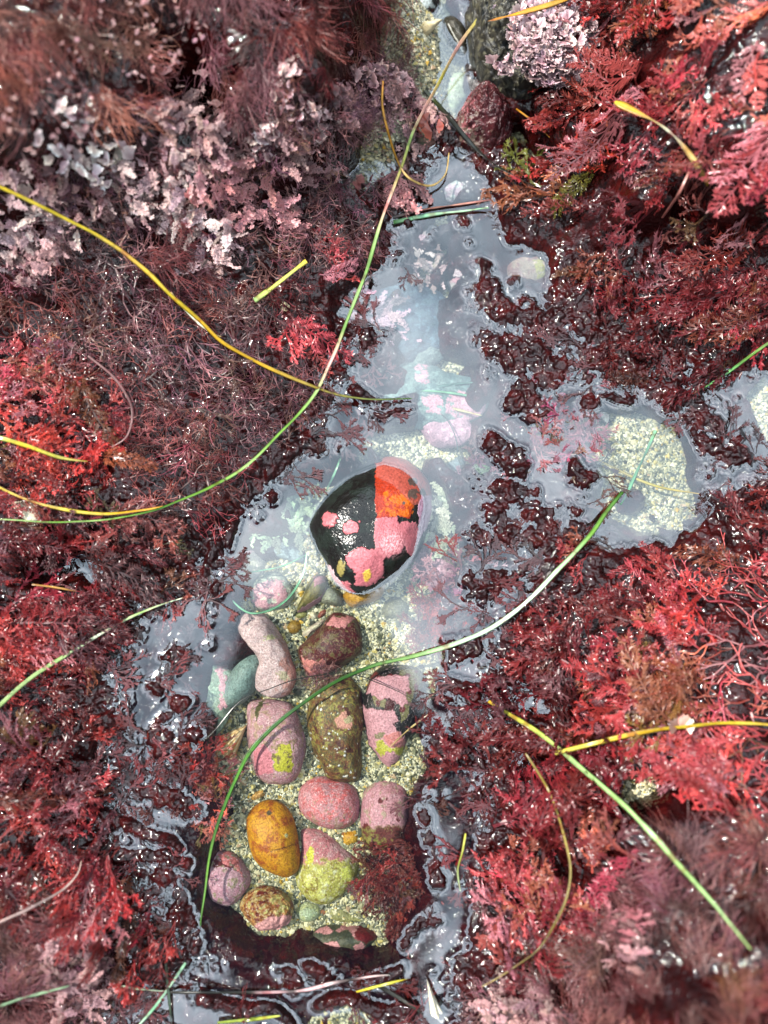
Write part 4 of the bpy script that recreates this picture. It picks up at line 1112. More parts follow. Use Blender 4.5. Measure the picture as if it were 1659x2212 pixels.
blade(B, 'thin bright yellow leaf pair end near the bottom of the bank', 'seagrass leaf', [(770, 2143), (820, 2130), (880, 2115)], 7, [YELLOW, (.4, .4, .04), YELLOW], lift=4, group=G, seed=37)
blade('rootstock', 'black scaly rootstock at the foot of the crimson weed', 'root', [(815, 2128), (860, 2155), (915, 2190)], 12, [INK, (.02, .018, .012), INK], lift=2, seed=38, thick=.8)
blade('seaweed_stalk', 'grey curved stalk resting on the weed at the lower left edge', 'seaweed stalk', [(-20, 2000), (60, 1965), (130, 1925), (165, 1890), (175, 1860)], 8, [(.3, .2, .18), (.25, .17, .16), (.35, .24, .2)], lift=8, seed=39, thick=.8)
blade('seaweed_stalk', 'amber stalk across the dark cave left of the plum red rock', 'seaweed stalk', [(1115, 235), (1150, 262), (1188, 298)], 7, [AMBER, (.3, .14, .02), AMBER], z=[14, 10, 8], seed=40, thick=.7)
blade(B, 'white floating leaf scrap in the soaked weed on the right', 'seagrass leaf', [(1140, 1336), (1165, 1339), (1194, 1342)], 11, [PALE, (.6, .62, .5), (.4, .4, .1)], lift=1.5, group=G, seed=41, taper=(1, 1))
blade('seaweed_stalk', 'grey brown stalk slanting through the red weed at the upper right', 'seaweed stalk', [(1430, 470), (1465, 420), (1490, 370), (1520, 320)], 8, [(.24, .08, .07), (.3, .12, .1), (.3, .15, .12)], lift=7, seed=42, thick=.8)
blade('seaweed_stalk', 'smooth grey stalk hanging in an arc on the left bank', 'seaweed stalk', [(190, 770), (250, 820), (285, 880), (275, 940), (240, 965)], 7, [(.12, .05, .05), (.16, .07, .07), (.12, .04, .04)], lift=6, seed=43, thick=.8)
blade('seaweed_stalk', 'dark amber stalk in the black cleft on the left', 'seaweed stalk', [(70, 1262), (120, 1270), (165, 1278)], 6, [(.2, .09, .02), (.35, .18, .03), (.15, .06, .02)], lift=6, seed=44, thick=.8)

# ------------------------------------------------------------------ shells and other small things
def fan_shell(name, label, cat, apex, spread, length, ang, z, c1, c2, seed, ribs=9, dome=5):
    nr, na = 22, 60
    V, C = [], []
    for i in range(nr):
        t = i / (nr - 1)
        for j in range(na):
            u = j / (na - 1) * 2 - 1
            a = ang + u * spread
            r = length * t * (1 - .12 * u * u + .03 * cos(u * ribs * pi) + .04 * vn2(u * 4, seed + .1, seed))
            V.append((apex[0] + r * cos(a), apex[1] - r * sin(a), z + dome * (sin(pi * min(t * .8 + .1, 1))) * (1 - .6 * u * u) + .35 * cos(u * ribs * pi) * t))
            m = .5 + .5 * cos(u * ribs * pi) + .4 * vn2(t * 6, u * 3, seed)
            C.append([c1[k] * (1 - m) + c2[k] * m for k in range(3)])
    V = np.array(V); P = W(V[:, 0], V[:, 1], V[:, 2] * MM)
    n = len(P)
    Q = P - np.array([0, 0, .0009])
    F = grid_faces(na, nr)
    a = np.arange(n).reshape(nr, na)
    rim = np.concatenate([a[0], a[1:, -1], a[-1, -2::-1], a[-2:0:-1, 0]]); rb = np.roll(rim, -1)
    F2 = np.stack([rim, rb, rb + n, rim + n], -1)
    return tag(mesh(name, np.concatenate([P, Q]), [np.concatenate([F, F[:, ::-1] + n, F2])], M_SHELL, col=np.array(C * 2).clip(0, .8)), label, cat)
fan_shell('limpet_shell', 'fan ribbed cream shell wedged beside the dark oval mussel at the top', 'shell', (955, 42), .36, 58, 3.62, 8, (.6, .52, .34), (.32, .25, .13), 3)
fan_shell('shell_fragment', 'broken tawny ribbed shell left of the pink stone with the yellow patch', 'shell', (533, 1566), .42, 88, 3.95, -20, (.42, .22, .07), (.55, .42, .24), 5, 5, 6)
fan_shell('shell_fragment', 'small bleached triangular shell chip near the torn purple frond', 'shell', (605, 645), .45, 30, 5.2, 14, (.6, .55, .38), (.5, .42, .25), 7, 3, 3)
fan_shell('shell_fragment', 'white curled shell scrap under the golden leaf at the left edge', 'shell', (20, 1085), .5, 78, 5.9, 24, (.5, .48, .36), (.42, .36, .28), 9, 2, 5)
fan_shell('shell_fragment', 'creamy worn shell splinter at the foot of the bottom bank', 'shell', (922, 2115), .16, 85, 4.98, 3, (.58, .55, .44), (.5, .46, .34), 11, 2, 5)
fan_shell('shell_fragment', 'pale sunken shell piece in the little basin', 'shell', (940, 395), .5, 26, 4.9, -7, (.55, .55, .4), (.48, .46, .33), 13, 2, 2)
fan_shell('shell_fragment', 'white round shell piece at the top of the sandy patch', 'shell', (1300, 905), 1.3, 16, 0.6, -15, (.6, .56, .5), (.5, .42, .38), 15, 2, 2)

# ------------------------------------------------------------------ seaweed
def ribbon(p0, ang, length, w0, w1, n, curve, z0=0., zc=0., r=None):
    """flat strip in the frond's own plane: returns verts, quads"""
    t = np.linspace(0, 1, n)
    a = ang + curve * t
    dx = np.cos(a) * length / (n - 1); dy = np.sin(a) * length / (n - 1)
    x = p0[0] + np.concatenate([[0], np.cumsum(dx[:-1])]); y = p0[1] + np.concatenate([[0], np.cumsum(dy[:-1])])
    z = z0 + zc * t * length
    w = w0 + (w1 - w0) * t
    nx, ny = -np.sin(a), np.cos(a)
    V = np.stack([np.stack([x + nx * w, y + ny * w, z], -1), np.stack([x - nx * w, y - ny * w, z], -1)], 1).reshape(-1, 3)
    i = np.arange(n - 1) * 2
    F = np.stack([i, i + 1, i + 3, i + 2], -1)
    return V, F, np.stack([x, y, z], -1), a
class Proto:
    def __init__(self):
        self.V, self.F, self.T, self.n = [], [], [], 0
    def add(self, V, F, t):
        self.V.append(V); self.F.append(np.asarray(F) + self.n); self.n += len(V)
        self.T.append(np.broadcast_to(t, len(V)).astype(float))
    def done(self):
        self.V = np.concatenate(self.V); self.F = np.concatenate(self.F); self.T = np.concatenate(self.T)
        return self

def feather(seed, nb=15, wide=.30, pins=6, a0=.85):
    """plume: axis, side branches, each fringed with fine pinnules"""
    r = np.random.RandomState(seed); P = Proto()
    V, F, ax, aa = ribbon((0, 0), 0, 1, .017, .006, 14, r.uniform(-.5, .5), 0, 0)
    P.add(V, F, .25)
    for s in (-1, 1):
        for k in range(nb):
            t = .06 + .92 * (k + r.uniform(.1, .9)) / nb
            i = t * 13; j = int(i); p = ax[j] * (1 - (i - j)) + ax[min(j + 1, 13)] * (i - j)
            L = wide * (1 - t) ** .55 * min(1, t * 3 + .35) * r.uniform(.65, 1.15) + .04
            zc = r.uniform(-.15, .55)
            V, F, bx, ba = ribbon(p[:2], aa[j] + s * (a0 + r.uniform(-.2, .2)), L, .008, .003, 5, -s * r.uniform(.1, .6), .004 * r.randn(), zc)
            P.add(V, F, .4 + .3 * t)
            n = max(3, int(pins * L / .2))
            for q in range(n):
                u = .15 + .85 * (q + .5) / n
                ii = u * 4; jj = min(int(ii), 3); b = bx[jj] * (1 - (ii - jj)) + bx[jj + 1] * (ii - jj)
                for s2 in (-1, 1):
                    l2 = .075 * (1.1 - .55 * u) * r.uniform(.6, 1.3)
                    an = ba[jj] + s2 * r.uniform(.4, 1.0)
                    d = np.array([cos(an), sin(an), r.uniform(-.35, .8)])
                    nn = np.array([-sin(an), cos(an), r.uniform(-.8, .8)]) * .0085
                    P.add(np.array([b + nn, b - nn, b + d * l2 * .65 - nn * .7, b + d * l2]), [[0, 1, 2, 3]], min(1, .6 + .4 * u + .1 * r.randn()))
    return P.done()
def threads(seed, n=26, L=.5, w=.016, depth=3):
    """bushy tuft of forking threads, in three dimensions"""
    r = np.random.RandomState(seed); P = Proto()
    def grow(p, d, l, w, lev):
        steps = 3
        pts = [p]
        for _ in range(steps):
            d = d + r.randn(3) * .28; d[2] = d[2] * .8 + .03; d /= np.linalg.norm(d)
            pts.append(pts[-1] + d * l / steps)
        pts = np.array(pts)
        side = np.cross(d, r.randn(3)); side /= np.linalg.norm(side) + 1e-9
        side2 = np.cross(d, side)
        ww = np.linspace(w, w * (.72 if lev < depth else .3), steps + 1)[:, None]
        V = np.stack([pts + side * ww, pts - .5 * side * ww + .87 * side2 * ww, pts - .5 * side * ww - .87 * side2 * ww], 1).reshape(-1, 3)
        a = np.arange((steps + 1) * 3).reshape(-1, 3); b = np.roll(a, -1, 1)
        F = np.stack([a[:-1], b[:-1], b[1:], a[1:]], -1).reshape(-1, 4)
        P.add(V, F, .2 + .8 * lev / depth)
        if lev < depth:
            for _ in range(2 + (r.rand() < .45)):
                k = r.randint(1, steps + 1)
                grow(pts[k], d + r.randn(3) * .55, l * r.uniform(.55, .85), w * .72, lev + 1)
    for _ in range(max(1, n // 13)):
        a = r.uniform(-.5, .5)
        grow(np.zeros(3), np.array([cos(a), sin(a), r.uniform(.1, .5)]), L, w, 0)
    return P.done()
def hairs(seed, n=46, w=.0065):
    """brush of fine hairs bending outwards"""
    r = np.random.RandomState(seed); P = Proto()
    for _ in range(n):
        b = r.randn(3) * np.array([.14, .14, .01])
        V, F, x, a = ribbon(b[:2], r.normal(0, .5), r.uniform(.5, 1.1), w, w * .35, 6, r.normal(0, .8))
        V[:, 2] = .28 * np.sin(np.clip(np.repeat(np.linspace(0, 1, 6), 2) * r.uniform(1.5, 3), 0, 3.1)) * r.uniform(.2, 1.3) + np.where(np.arange(12) % 2, w, -w) * r.uniform(-1, 1)
        P.add(V, F, np.repeat(np.linspace(.1, 1, 6), 2))
    return P.done()
def coral(seed, levels=7):
    """fan of flat jointed segments with pale edges"""
    r = np.random.RandomState(seed); P = Proto()
    def seg(p, a, l, w, tip):
        m = 7
        prof = np.array([(0, .25), (.25, .6), (.6, .95), (.9, 1), (1.0, .6), (1.04, 0)])
        c = np.array([cos(a), sin(a)]); nrm = np.array([-sin(a), cos(a)])
        zt = r.uniform(-.25, .35); up = r.uniform(.012, .02)
        L = np.array([np.append(p[:2] + c * l * q + nrm * w * h, p[2] + zt * l * q) for q, h in prof])
        R = np.array([np.append(p[:2] + c * l * q - nrm * w * h, p[2] + zt * l * q) for q, h in prof])
        M = (L + R) / 2 + np.array([0, 0, w * .5])
        k = len(prof)
        V = np.concatenate([L, M, R])
        i = np.arange(k - 1)
        F = np.concatenate([np.stack([i + k, i, i + 1, i + 1 + k], -1), np.stack([i + 2 * k, i + k, i + 1 + k, i + 1 + 2 * k], -1)])
        ed = np.array([.5, .6, .8, 1, 1, 1]) * tip
        P.add(V, F, np.concatenate([ed, np.array([.15, .15, .2, .3, .7, 1]) * tip, ed]))
        return np.append(p[:2] + c * l * .97, p[2] + zt * l)
    p = np.zeros(3); a = 0.
    for k in range(levels):
        l = .15; w = .05 * (1 - .04 * k)
        a += r.normal(0, .12)
        p2 = seg(p, a, l, w, .55 + .06 * k)
        for s in (-1, 1):
            nsub = max(1, int((levels - k) * .55 + .5))
            q = p2.copy(); b = a + s * r.uniform(.6, .95)
            for j in range(nsub):
                b -= s * r.uniform(0, .14)
                q0 = q; q = seg(q, b, .105, .036, .75 + .25 * (j == nsub - 1))
                if j < nsub - 1 or r.rand() < .5:
                    for s2 in (-1, 1):
                        seg(q, b + s2 * r.uniform(.5, .9), .08, .027, 1)
        p = p2
    seg(p, a, .13, .05, 1)
    return P.done()
def petal(seed):
    """ruffled lobed plate with a pale rim"""
    r = np.random.RandomState(seed); P = Proto()
    na, nr = 22, 5
    A = np.linspace(-1.25, 1.25, na)
    rim = .55 * (1 + .10 * np.abs(np.sin(A * r.uniform(4, 6) + r.rand() * 6)) + .08 * r.randn(na))
    V, T = [], []
    for i in range(nr):
        t = (i + .25) / (nr - .75)
        x = rim * t * np.cos(A); y = rim * t * np.sin(A)
        z = .16 * t * t + .06 * t * np.sin(A * 4 + r.rand())
        V.append(np.stack([x, y, z], -1)); T.append(np.full(na, [.1, .2, .3, .55, 1.0][i]))
    P.add(np.concatenate(V), grid_faces(na, nr), 0)
    P.T = [np.concatenate(T)]
    return P.done()
def stalks(seed, w=.022):
    """bare forking stalks"""
    r = np.random.RandomState(seed); P = Proto()
    def grow(p, d, l, w, lev):
        pts = [p]; dd = d
        for _ in range(5):
            dd = dd + r.randn(3) * np.array([.16, .16, .1]); dd[2] *= .8; dd = dd / np.linalg.norm(dd)
            pts.append(pts[-1] + dd * l / 5)
        pts = np.array(pts)
        side = np.cross(dd, [0, 0, 1.]); side /= np.linalg.norm(side); u = np.cross(side, dd)
        ww = np.linspace(w, w * .75, 6)[:, None]
        V = np.stack([pts + side * ww, pts + u * ww, pts - side * ww, pts - u * ww], 1).reshape(-1, 3)
        a = np.arange(24).reshape(-1, 4); b = np.roll(a, -1, 1)
        P.add(V, np.stack([a[:-1], b[:-1], b[1:], a[1:]], -1).reshape(-1, 4), .3 + .23 * lev)
        if lev < 3:
            for s in (-1, 1):
                if r.rand() < .88:
                    grow(pts[-1 - (r.rand() < .3)], dd + np.array([-dd[1], dd[0], 0]) * s * r.uniform(.25, .7) + np.array([0, 0, r.uniform(-.1, .2)]), l * r.uniform(.6, .9), w * .75, lev + 1)
    grow(np.zeros(3), np.array([1., 0, .15]), .38, w, 0)
    return P.done()

def bush(seed):
    """limp, much forked spray with a fringe of short twigs"""
    r = np.random.RandomState(seed); P = Proto()
    def grow(p, a, el, l, w, lev):
        n = 5
        pts = [p]
        for _ in range(n):
            a += r.normal(0, .16); el += r.normal(0, .12); el *= .85
            pts.append(pts[-1] + np.array([cos(a) * cos(el), sin(a) * cos(el), sin(el)]) * l / n)
        pts = np.array(pts)
        nx = np.array([-sin(a), cos(a), r.uniform(-.6, .6)])
        ww = np.linspace(w, w * .7, n + 1)[:, None]
        V = np.stack([pts + nx * ww, pts - nx * ww], 1).reshape(-1, 3)
        i = np.arange(n) * 2
        P.add(V, np.stack([i, i + 1, i + 3, i + 2], -1), min(1, .15 + .2 * lev + .1 * r.rand()))
        if lev >= 1:
            for q in range(int(7 + 2 * lev)):
                k = r.randint(0, n); b = pts[k] + (pts[k + 1] - pts[k]) * r.rand()
                an = a + r.choice([-1, 1]) * r.uniform(.25, 1.0)
                d = np.array([cos(an), sin(an), r.uniform(-.4, .8)]) * r.uniform(.02, .06)
                m = np.array([-sin(an), cos(an), r.uniform(-.9, .9)]) * .0065
                P.add(np.array([b + m, b - m, b + d * .6 - m * .8, b + d]), [[0, 1, 2, 3]], min(1, .45 + .14 * lev + .2 * r.rand()))
        if lev < 4:
            for s in (-1, 1):
                if r.rand() < .93:
                    grow(pts[-1 - r.randint(0, 3)], a + s * r.uniform(.15, .55), el + r.uniform(-.1, .35), l * r.uniform(.6, .9), w * .78, lev + 1)
    grow(np.zeros(3), r.uniform(-.15, .15), .1, .30, .014, 0)
    grow(np.zeros(3), r.uniform(-.4, .4), .25, .26, .012, 1)
    return P.done()

PRO = {
    'bush': [bush(s) for s in range(10)],
    'feather': [feather(s, 14, .27 + .03 * (s % 3), 6, .8 + .08 * (s % 3)) for s in range(8)],
    'slim': [feather(50 + s, 14, .15, 5, .7) for s in range(6)],
    'thread': [threads(s) for s in range(12)],
    'hair': [hairs(s) for s in range(8)],
    'coral': [coral(s, 5 + s % 3) for s in range(8)],
    'petal': [petal(s) for s in range(8)],
    'stalk': [stalks(s) for s in range(8)],
}
def slope_heading(x, y):
    e = .004
    return np.arctan2(-(tz(x, y + e) - tz(x, y - e)), -(tz(x + e, y) - tz(x - e, y)))

def spread(kind, x, y, head, size, root, tip, lift, r, droop=.35, vary=.36, zs=1.0, roll=.5, zbase=None):
    """many copies of the prototypes merged into one tuft, each draped over the ground"""
    VV, FF, CC, n0 = [], [], [], 0
    pk = r.randint(len(PRO[kind]), size=len(x))
    for k, P in enumerate(PRO[kind]):
        m = np.where(pk == k)[0]
        if not len(m):
            continue
        s = size[m][:, None]
        v = P.V[None] * s[..., None]
        flip = np.where(r.rand(len(m)) < .5, -1, 1)[:, None]
        ro = r.normal(0, roll, len(m))[:, None]
        bend = r.normal(0, .5, len(m))[:, None] / s
        lx = v[..., 0]; ly = v[..., 1] * flip; lz = v[..., 2] * zs
        ly, lz = ly * np.cos(ro) - lz * np.sin(ro), ly * np.sin(ro) * .6 + lz * np.cos(ro)
        ly = ly + bend * lx * lx * .5
        h = head[m][:, None]
        wx = x[m][:, None] + lx * np.cos(h) - ly * np.sin(h)
        wy = y[m][:, None] + lx * np.sin(h) + ly * np.cos(h)
        tt = np.clip(lx / s, 0, 1)
        g = np.clip(tz(wx, wy), tz(x[m], y[m])[:, None] - .3 * s, tz(x[m], y[m])[:, None] + .3 * s) if zbase is None else zbase[m][:, None]
        arch = s * droop * (np.sin(tt * 2.6) * r.uniform(.1, 1, len(m))[:, None])
        wz = g + lift[m][:, None] + arch + lz
        VV.append(np.stack([wx, wy, wz], -1).reshape(-1, 3))
        FF.append((P.F[None] + (n0 + P.V.shape[0] * np.arange(len(m)))[:, None, None]).reshape(-1, 4))
        n0 += P.V.shape[0] * len(m)
        t = P.T[None, :, None]
        jit = 1 + vary * r.randn(len(m), 1, 1)
        hue = 1 + (.05 if kind in ('coral', 'petal') else .13) * r.randn(len(m), 1, 3)
        cc = (root[None, None] * (1 - t) + tip[None, None] * t) * jit.clip(.35, 1.9) * hue.clip(.6, 1.5)
        if kind in ('feather', 'slim', 'stalk', 'bush'):    # lilac sheen mixed into the colour of some plumes, some are brown
            q = r.rand(len(m), 1, 1)
            lum = cc.mean(-1, keepdims=True)
            cc = np.where(q < .12, .45 * cc + .9 * lum * np.array([1.1, .62, .72]), cc)
            cc = np.where(q > .9, cc * np.array([.6, 1.5, .7]), cc)
        CC.append(cc.reshape(-1, 3))
    return np.concatenate(VV), np.concatenate(FF), np.concatenate(CC).clip(.002, .8)

RED = ((.07, .005, .007), (.35, .034, .030)); WINR = ((.04, .004, .006), (.25, .026, .028)); DRED = ((.05, .005, .007), (.16, .016, .018)); CRIM = ((.16, .007, .012), (.48, .07, .075))
SCAR = ((.24, .015, .012), (.60, .15, .11)); RUST = ((.12, .03, .015), (.26, .07, .035)); PLUM = ((.014, .004, .006), (.19, .075, .078))
MAROON = ((.018, .003, .004), (.23, .055, .052)); HAIRR = ((.06, .012, .011), (.36, .12, .10)); HAIRD = ((.035, .010, .011), (.26, .10, .10))
LILA = ((.10, .04, .05), (.76, .52, .49)); LILW = ((.30, .2, .21), (.80, .70, .62)); LILD = ((.05, .018, .020), (.52, .29, .28)); ROSY = ((.24, .05, .06), (.55, .28, .27))
# kind, x, y, weight, heading in degrees (None: downhill), mean length px, colours, name, label
CL = [
 ('hair', 60, 110, 1, -80, 95, HAIRR, 'hair_weed', 'blurred rust brown hair weed in the upper left corner'),
 ('hair', 260, 40, 1, -90, 90, HAIRR, 'hair_weed', 'brown hair weed with pale specks at the top edge, second tuft from the corner'),
 ('hair', 270, 215, 1, -40, 110, HAIRR, 'hair_weed', 'reddish combed hair weed sloping to the dark hole on its right'),
 ('hair', 60, 290, .9, -90, 100, HAIRR, 'hair_weed', 'foxy brown hair weed hanging at the left edge above the white coralline patch'),
 ('hair', 500, 90, 1, -90, 90, HAIRD, 'hair_weed', 'dusky hair weed right of the dark hole, reaching the top edge'),
 ('hair', 540, 230, .9, -85, 90, HAIRD, 'hair_weed', 'dusky red hair weed hanging below the dark hole'),
 ('hair', 720, 70, 1, -80, 95, MAROON, 'hair_weed', 'dark maroon hair weed tuft beside the gravel at the top'),
 ('hair', 690, 200, .8, -75, 85, MAROON, 'hair_weed', 'darkest maroon hair tuft, hanging over the speckled coralline'),
 ('petal', 220, 350, 1, None, 30, LILW, 'coralline_weed', 'bleached white coralline plates, brightest patch on the left bank'),
 ('coral', 70, 500, 1, None, 46, LILA, 'coralline_weed', 'lilac coralline fans at the left edge just below the yellow leaf'),
 ('coral', 330, 430, 1, None, 44, LILA, 'coralline_weed', 'pinkish lilac coralline fans right of the bleached plates'),
 ('coral', 450, 330, 1, None, 42, LILD, 'coralline_weed', 'dull purple coralline fans below the dusky red hair weed'),
 ('coral', 180, 440, .8, None, 42, LILD, 'coralline_weed', 'shaded coralline tangle under the yellow leaf'),
 ('coral', 540, 450, 1, None, 54, ROSY, 'coralline_weed', 'pink feathered coralline fans in the middle of the upper left bank'),
 ('petal', 620, 260, 1, None, 22, LILA, 'coralline_weed', 'finely speckled coralline plates under the maroon hair tufts'),
 ('coral', 650, 380, .9, -50, 46, LILD, 'coralline_weed', 'dark pink coralline branches left of the small gravel patch'),
 ('petal', 770, 240, .8, None, 24, LILD, 'coralline_weed', 'pink crusty plates bordering the gravel left of the long green leaf'),
 ('coral', 900, 385, .8, -60, 60, ROSY, 'coralline_weed', 'rosy coralline sprig hanging into the little basin'),
 ('coral', 870, 290, .7, -90, 50, LILD, 'coralline_weed', 'dusky coralline sprigs on the bank left of the plum red rock'),
 ('coral', 90, 590, .7, None, 46, LILD, 'coralline_weed', 'dull lilac coralline below the left end of the yellow leaf'),
 ('coral', 470, 545, .7, None, 50, LILA, 'coralline_weed', 'pale lilac coralline tufts above the short lime green leaf'),
 ('petal', 700, 330, .6, None, 22, LILA, 'coralline_weed', 'small pale coralline crust at the left rim of the gravel patch'),
 ('thread', 740, 440, 1, -60, 94, PLUM, 'thread_weed', 'black purple thread weed below the small gravel patch'),
 ('thread', 300, 560, 1, None, 101, PLUM, 'thread_weed', 'grey purple thread weed just above the yellow leaf'),
 ('hair', 400, 590, .9, -20, 75, MAROON, 'thread_weed', 'soft maroon tuft crossed by the yellow leaf'),
 ('thread', 110, 650, 1, None, 101, MAROON, 'thread_weed', 'maroon thread weed at the left edge, midway between the two yellow leaves'),
 ('thread', 250, 720, 1, None, 101, PLUM, 'thread_weed', 'dark tangled thread weed left of the bleached sheath'),
 ('thread', 560, 570, 1, None, 101, PLUM, 'thread_weed', 'purple black thread weed around the short lime green leaf'),
 ('thread', 650, 680, .7, -50, 94, DRED, 'thread_weed', 'dark red thread weed behind the crimson plume'),
 ('thread', 430, 830, 1, None, 108, PLUM, 'thread_weed', 'wiry grey black thread weed under the middle of the yellow leaf'),
 ('thread', 580, 880, 1, None, 94, PLUM, 'thread_weed', 'wiry black thread weed where the yellow and long green leaves meet'),
 ('thread', 420, 980, 1, None, 101, MAROON, 'thread_weed', 'dark wine thread weed along the upper side of the long green leaf'),
 ('thread', 310, 900, .8, None, 101, MAROON, 'thread_weed', 'wine dark thread weed right of the smooth grey arched stalk'),
 ('thread', 800, 540, .9, -60, 81, PLUM, 'thread_weed', 'wet black thread weed on the bank right of the long green leaf'),
 ('feather', 690, 750, .45, -40, 143, CRIM, 'plume_weed', 'single crimson plume pointing at the crossing of the leaves'),
 ('feather', 740, 600, .5, -15, 121, CRIM, 'plume_weed', 'rose red plume beside the long green leaf'),
 ('feather', 60, 870, .9, -20, 121, CRIM, 'plume_weed', 'salmon red plumes above the olive yellow leaf end'),
 ('feather', 180, 930, .9, -30, 132, RED, 'plume_weed', 'red plumes right of the olive yellow leaf end'),
 ('feather', 90, 1030, .9, -15, 121, RED, 'plume_weed', 'bright red plumes between the olive and golden leaves'),
 ('feather', 90, 790, .6, None, 99, MAROON, 'plume_weed', 'dull maroon weed scraps on the left bank above the scarlet plumes'),
 ('feather', 100, 1170, 1, -15, 143, DRED, 'plume_weed', 'dark red plumes under the long green leaf at the left edge'),
 ('feather', 290, 1180, 1, -20, 137, MAROON, 'plume_weed', 'dusky maroon plumes below the end of the golden leaf'),
 ('feather', 60, 1310, 1, -30, 143, WINR, 'plume_weed', 'red plumes between the black cleft and the pale green leaf'),
 ('feather', 240, 1320, .9, -40, 126, DRED, 'plume_weed', 'wine red plumes above the pale green leaf'),
 ('feather', 90, 1430, .9, 10, 126, RED, 'plume_weed', 'red plumes in the corner between the left edge and the pale green leaf'),
 ('feather', 250, 1450, .9, 10, 132, WINR, 'plume_weed', 'crimson plumes just below the pale green leaf'),
 ('feather', 80, 1590, 1, 40, 143, DRED, 'plume_weed', 'wet dark red plumes at the left edge below the pale green leaf'),
 ('slim', 170, 1640, 1, 60, 143, WINR, 'plume_weed', 'upright red plumes with lilac midribs on the lower left'),
 ('feather', 60, 1760, 1, 60, 137, WINR, 'plume_weed', 'soft rosy red plumes at the left edge beside the upright ones'),
 ('slim', 150, 1850, 1, -70, 143, WINR, 'plume_weed', 'hanging red plumes with bare stalks above the grey curved stalk'),
 ('slim', 250, 1930, 1, -85, 132, WINR, 'plume_weed', 'trailing crimson plumes pointing to the bottom left water'),
 ('feather', 70, 1910, .9, -60, 126, DRED, 'plume_weed', 'dull red plumes under the grey curved stalk'),
 ('hair', 60, 2050, 1, None, 70, HAIRD, 'hair_weed', 'brownish felt of short weed at the lower left edge'),
 ('feather', 330, 2060, .8, -75, 121, RED, 'plume_weed', 'red fringe hanging over the bottom left water'),
 ('coral', 140, 2090, .7, None, 36, LILD, 'coralline_weed', 'specks of coralline at the bottom left under the felt'),
 ('thread', 600, 2100, .9, 90, 108, DRED, 'thread_weed', 'dark bushy weed rising from the bottom water, below the rust pebble'),
 ('thread', 480, 2060, .6, 60, 94, DRED, 'thread_weed', 'thin brown red sprigs left of the dark bushy weed'),
 ('thread', 760, 2170, .9, 60, 108, DRED, 'thread_weed', 'blackish red weed in the middle of the bottom edge'),
 ('feather', 1320, 60, 1, -120, 134, RED, 'plume_weed', 'shadowed red plumes right of the coralline crown at the top'),
 ('feather', 1450, 90, 1, -100, 158, SCAR, 'plume_weed', 'blurred scarlet plumes at the top edge, right of centre'),
 ('feather', 1610, 60, 1, -120, 146, SCAR, 'plume_weed', 'blurred orange red plumes in the upper right corner'),
 ('feather', 1620, 210, 1, -100, 158, SCAR, 'plume_weed', 'pale scarlet plumes at the right edge beside the straw brown leaf'),
 ('feather', 1500, 200, 1, -110, 158, CRIM, 'plume_weed', 'rosy plumes just above the straw brown leaf'),
 ('feather', 1320, 220, 1, 170, 146, CRIM, 'plume_weed', 'crimson plumes left of the tip of the straw brown leaf'),
 ('feather', 1250, 330, 1, -130, 140, RED, 'plume_weed', 'red plumes on the bank right of the amber stalk'),
 ('feather', 1400, 340, 1, -110, 152, WINR, 'plume_weed', 'red plumes under the straw brown leaf'),
 ('feather', 1590, 390, 1, -110, 158, CRIM, 'plume_weed', 'pinkish red plumes at the right edge below the straw brown leaf'),
 ('feather', 1200, 450, 1, 170, 140, RUST, 'plume_weed', 'brown red plumes overhanging the right side of the little basin'),
 ('feather', 1360, 490, 1, 190, 158, DRED, 'plume_weed', 'dark red plumes right of the mossy submerged stone'),
 ('feather', 1500, 510, 1, 200, 158, MAROON, 'plume_weed', 'dusky maroon plumes around the foot of the grey brown stalk'),
 ('feather', 1610, 590, 1, 210, 146, WINR, 'plume_weed', 'red plumes at the right edge above the soaked margin'),
 ('feather', 1400, 630, .9, 200, 146, DRED, 'plume_weed', 'wet dark red plumes trailing into the soaked margin'),
 ('feather', 1150, 1060, .5, 100, 122, CRIM, 'plume_weed', 'small coral red plume standing out of the water right of the half black stone'),
 ('feather', 1600, 1090, .9, 150, 140, DRED, 'plume_weed', 'dark red plumes at the right edge below the soaked weed'),
 ('feather', 1500, 1190, 1, 150, 146, RED, 'plume_weed', 'red plumes below the sandy patch'),
 ('feather', 1350, 1230, 1, 160, 146, WINR, 'plume_weed', 'red plumes right of the bend of the deep green leaf'),
 ('stalk', 1600, 1290, 1, 170, 120, CRIM, 'stalk_weed', 'tangle of bare pinkish red stalks at the right edge'),
 ('slim', 1430, 1330, 1, 140, 158, CRIM, 'plume_weed', 'crimson plumes left of the tangle of bare stalks'),
 ('feather', 1250, 1370, 1, 130, 152, DRED, 'plume_weed', 'dark red plumes right of the white leaf scrap'),
 ('slim', 1130, 1440, 1, 150, 146, DRED, 'plume_weed', 'wine dark plumes on the bank below the end of the deep green leaf'),
 ('slim', 1280, 1490, 1, 150, 158, WINR, 'plume_weed', 'red plumes in the angle of the green and mustard leaves, left part'),
 ('feather', 1410, 1470, 1, 140, 146, RUST, 'plume_weed', 'brownish red plumes above the mustard yellow leaf'),
 ('stalk', 1570, 1450, 1, 190, 120, SCAR, 'stalk_weed', 'scarlet forking stalks at the right edge above the mustard yellow leaf'),
 ('slim', 1080, 1600, 1, 160, 140, DRED, 'plume_weed', 'dark plumes where the green leaf leaves the water'),
 ('slim', 1480, 1640, .9, 190, 146, CRIM, 'plume_weed', 'pinkish crimson plumes below the mustard yellow leaf'),
 ('stalk', 1600, 1690, 1, 180, 110, CRIM, 'stalk_weed', 'rosy stalks at the right edge below the mustard yellow leaf'),
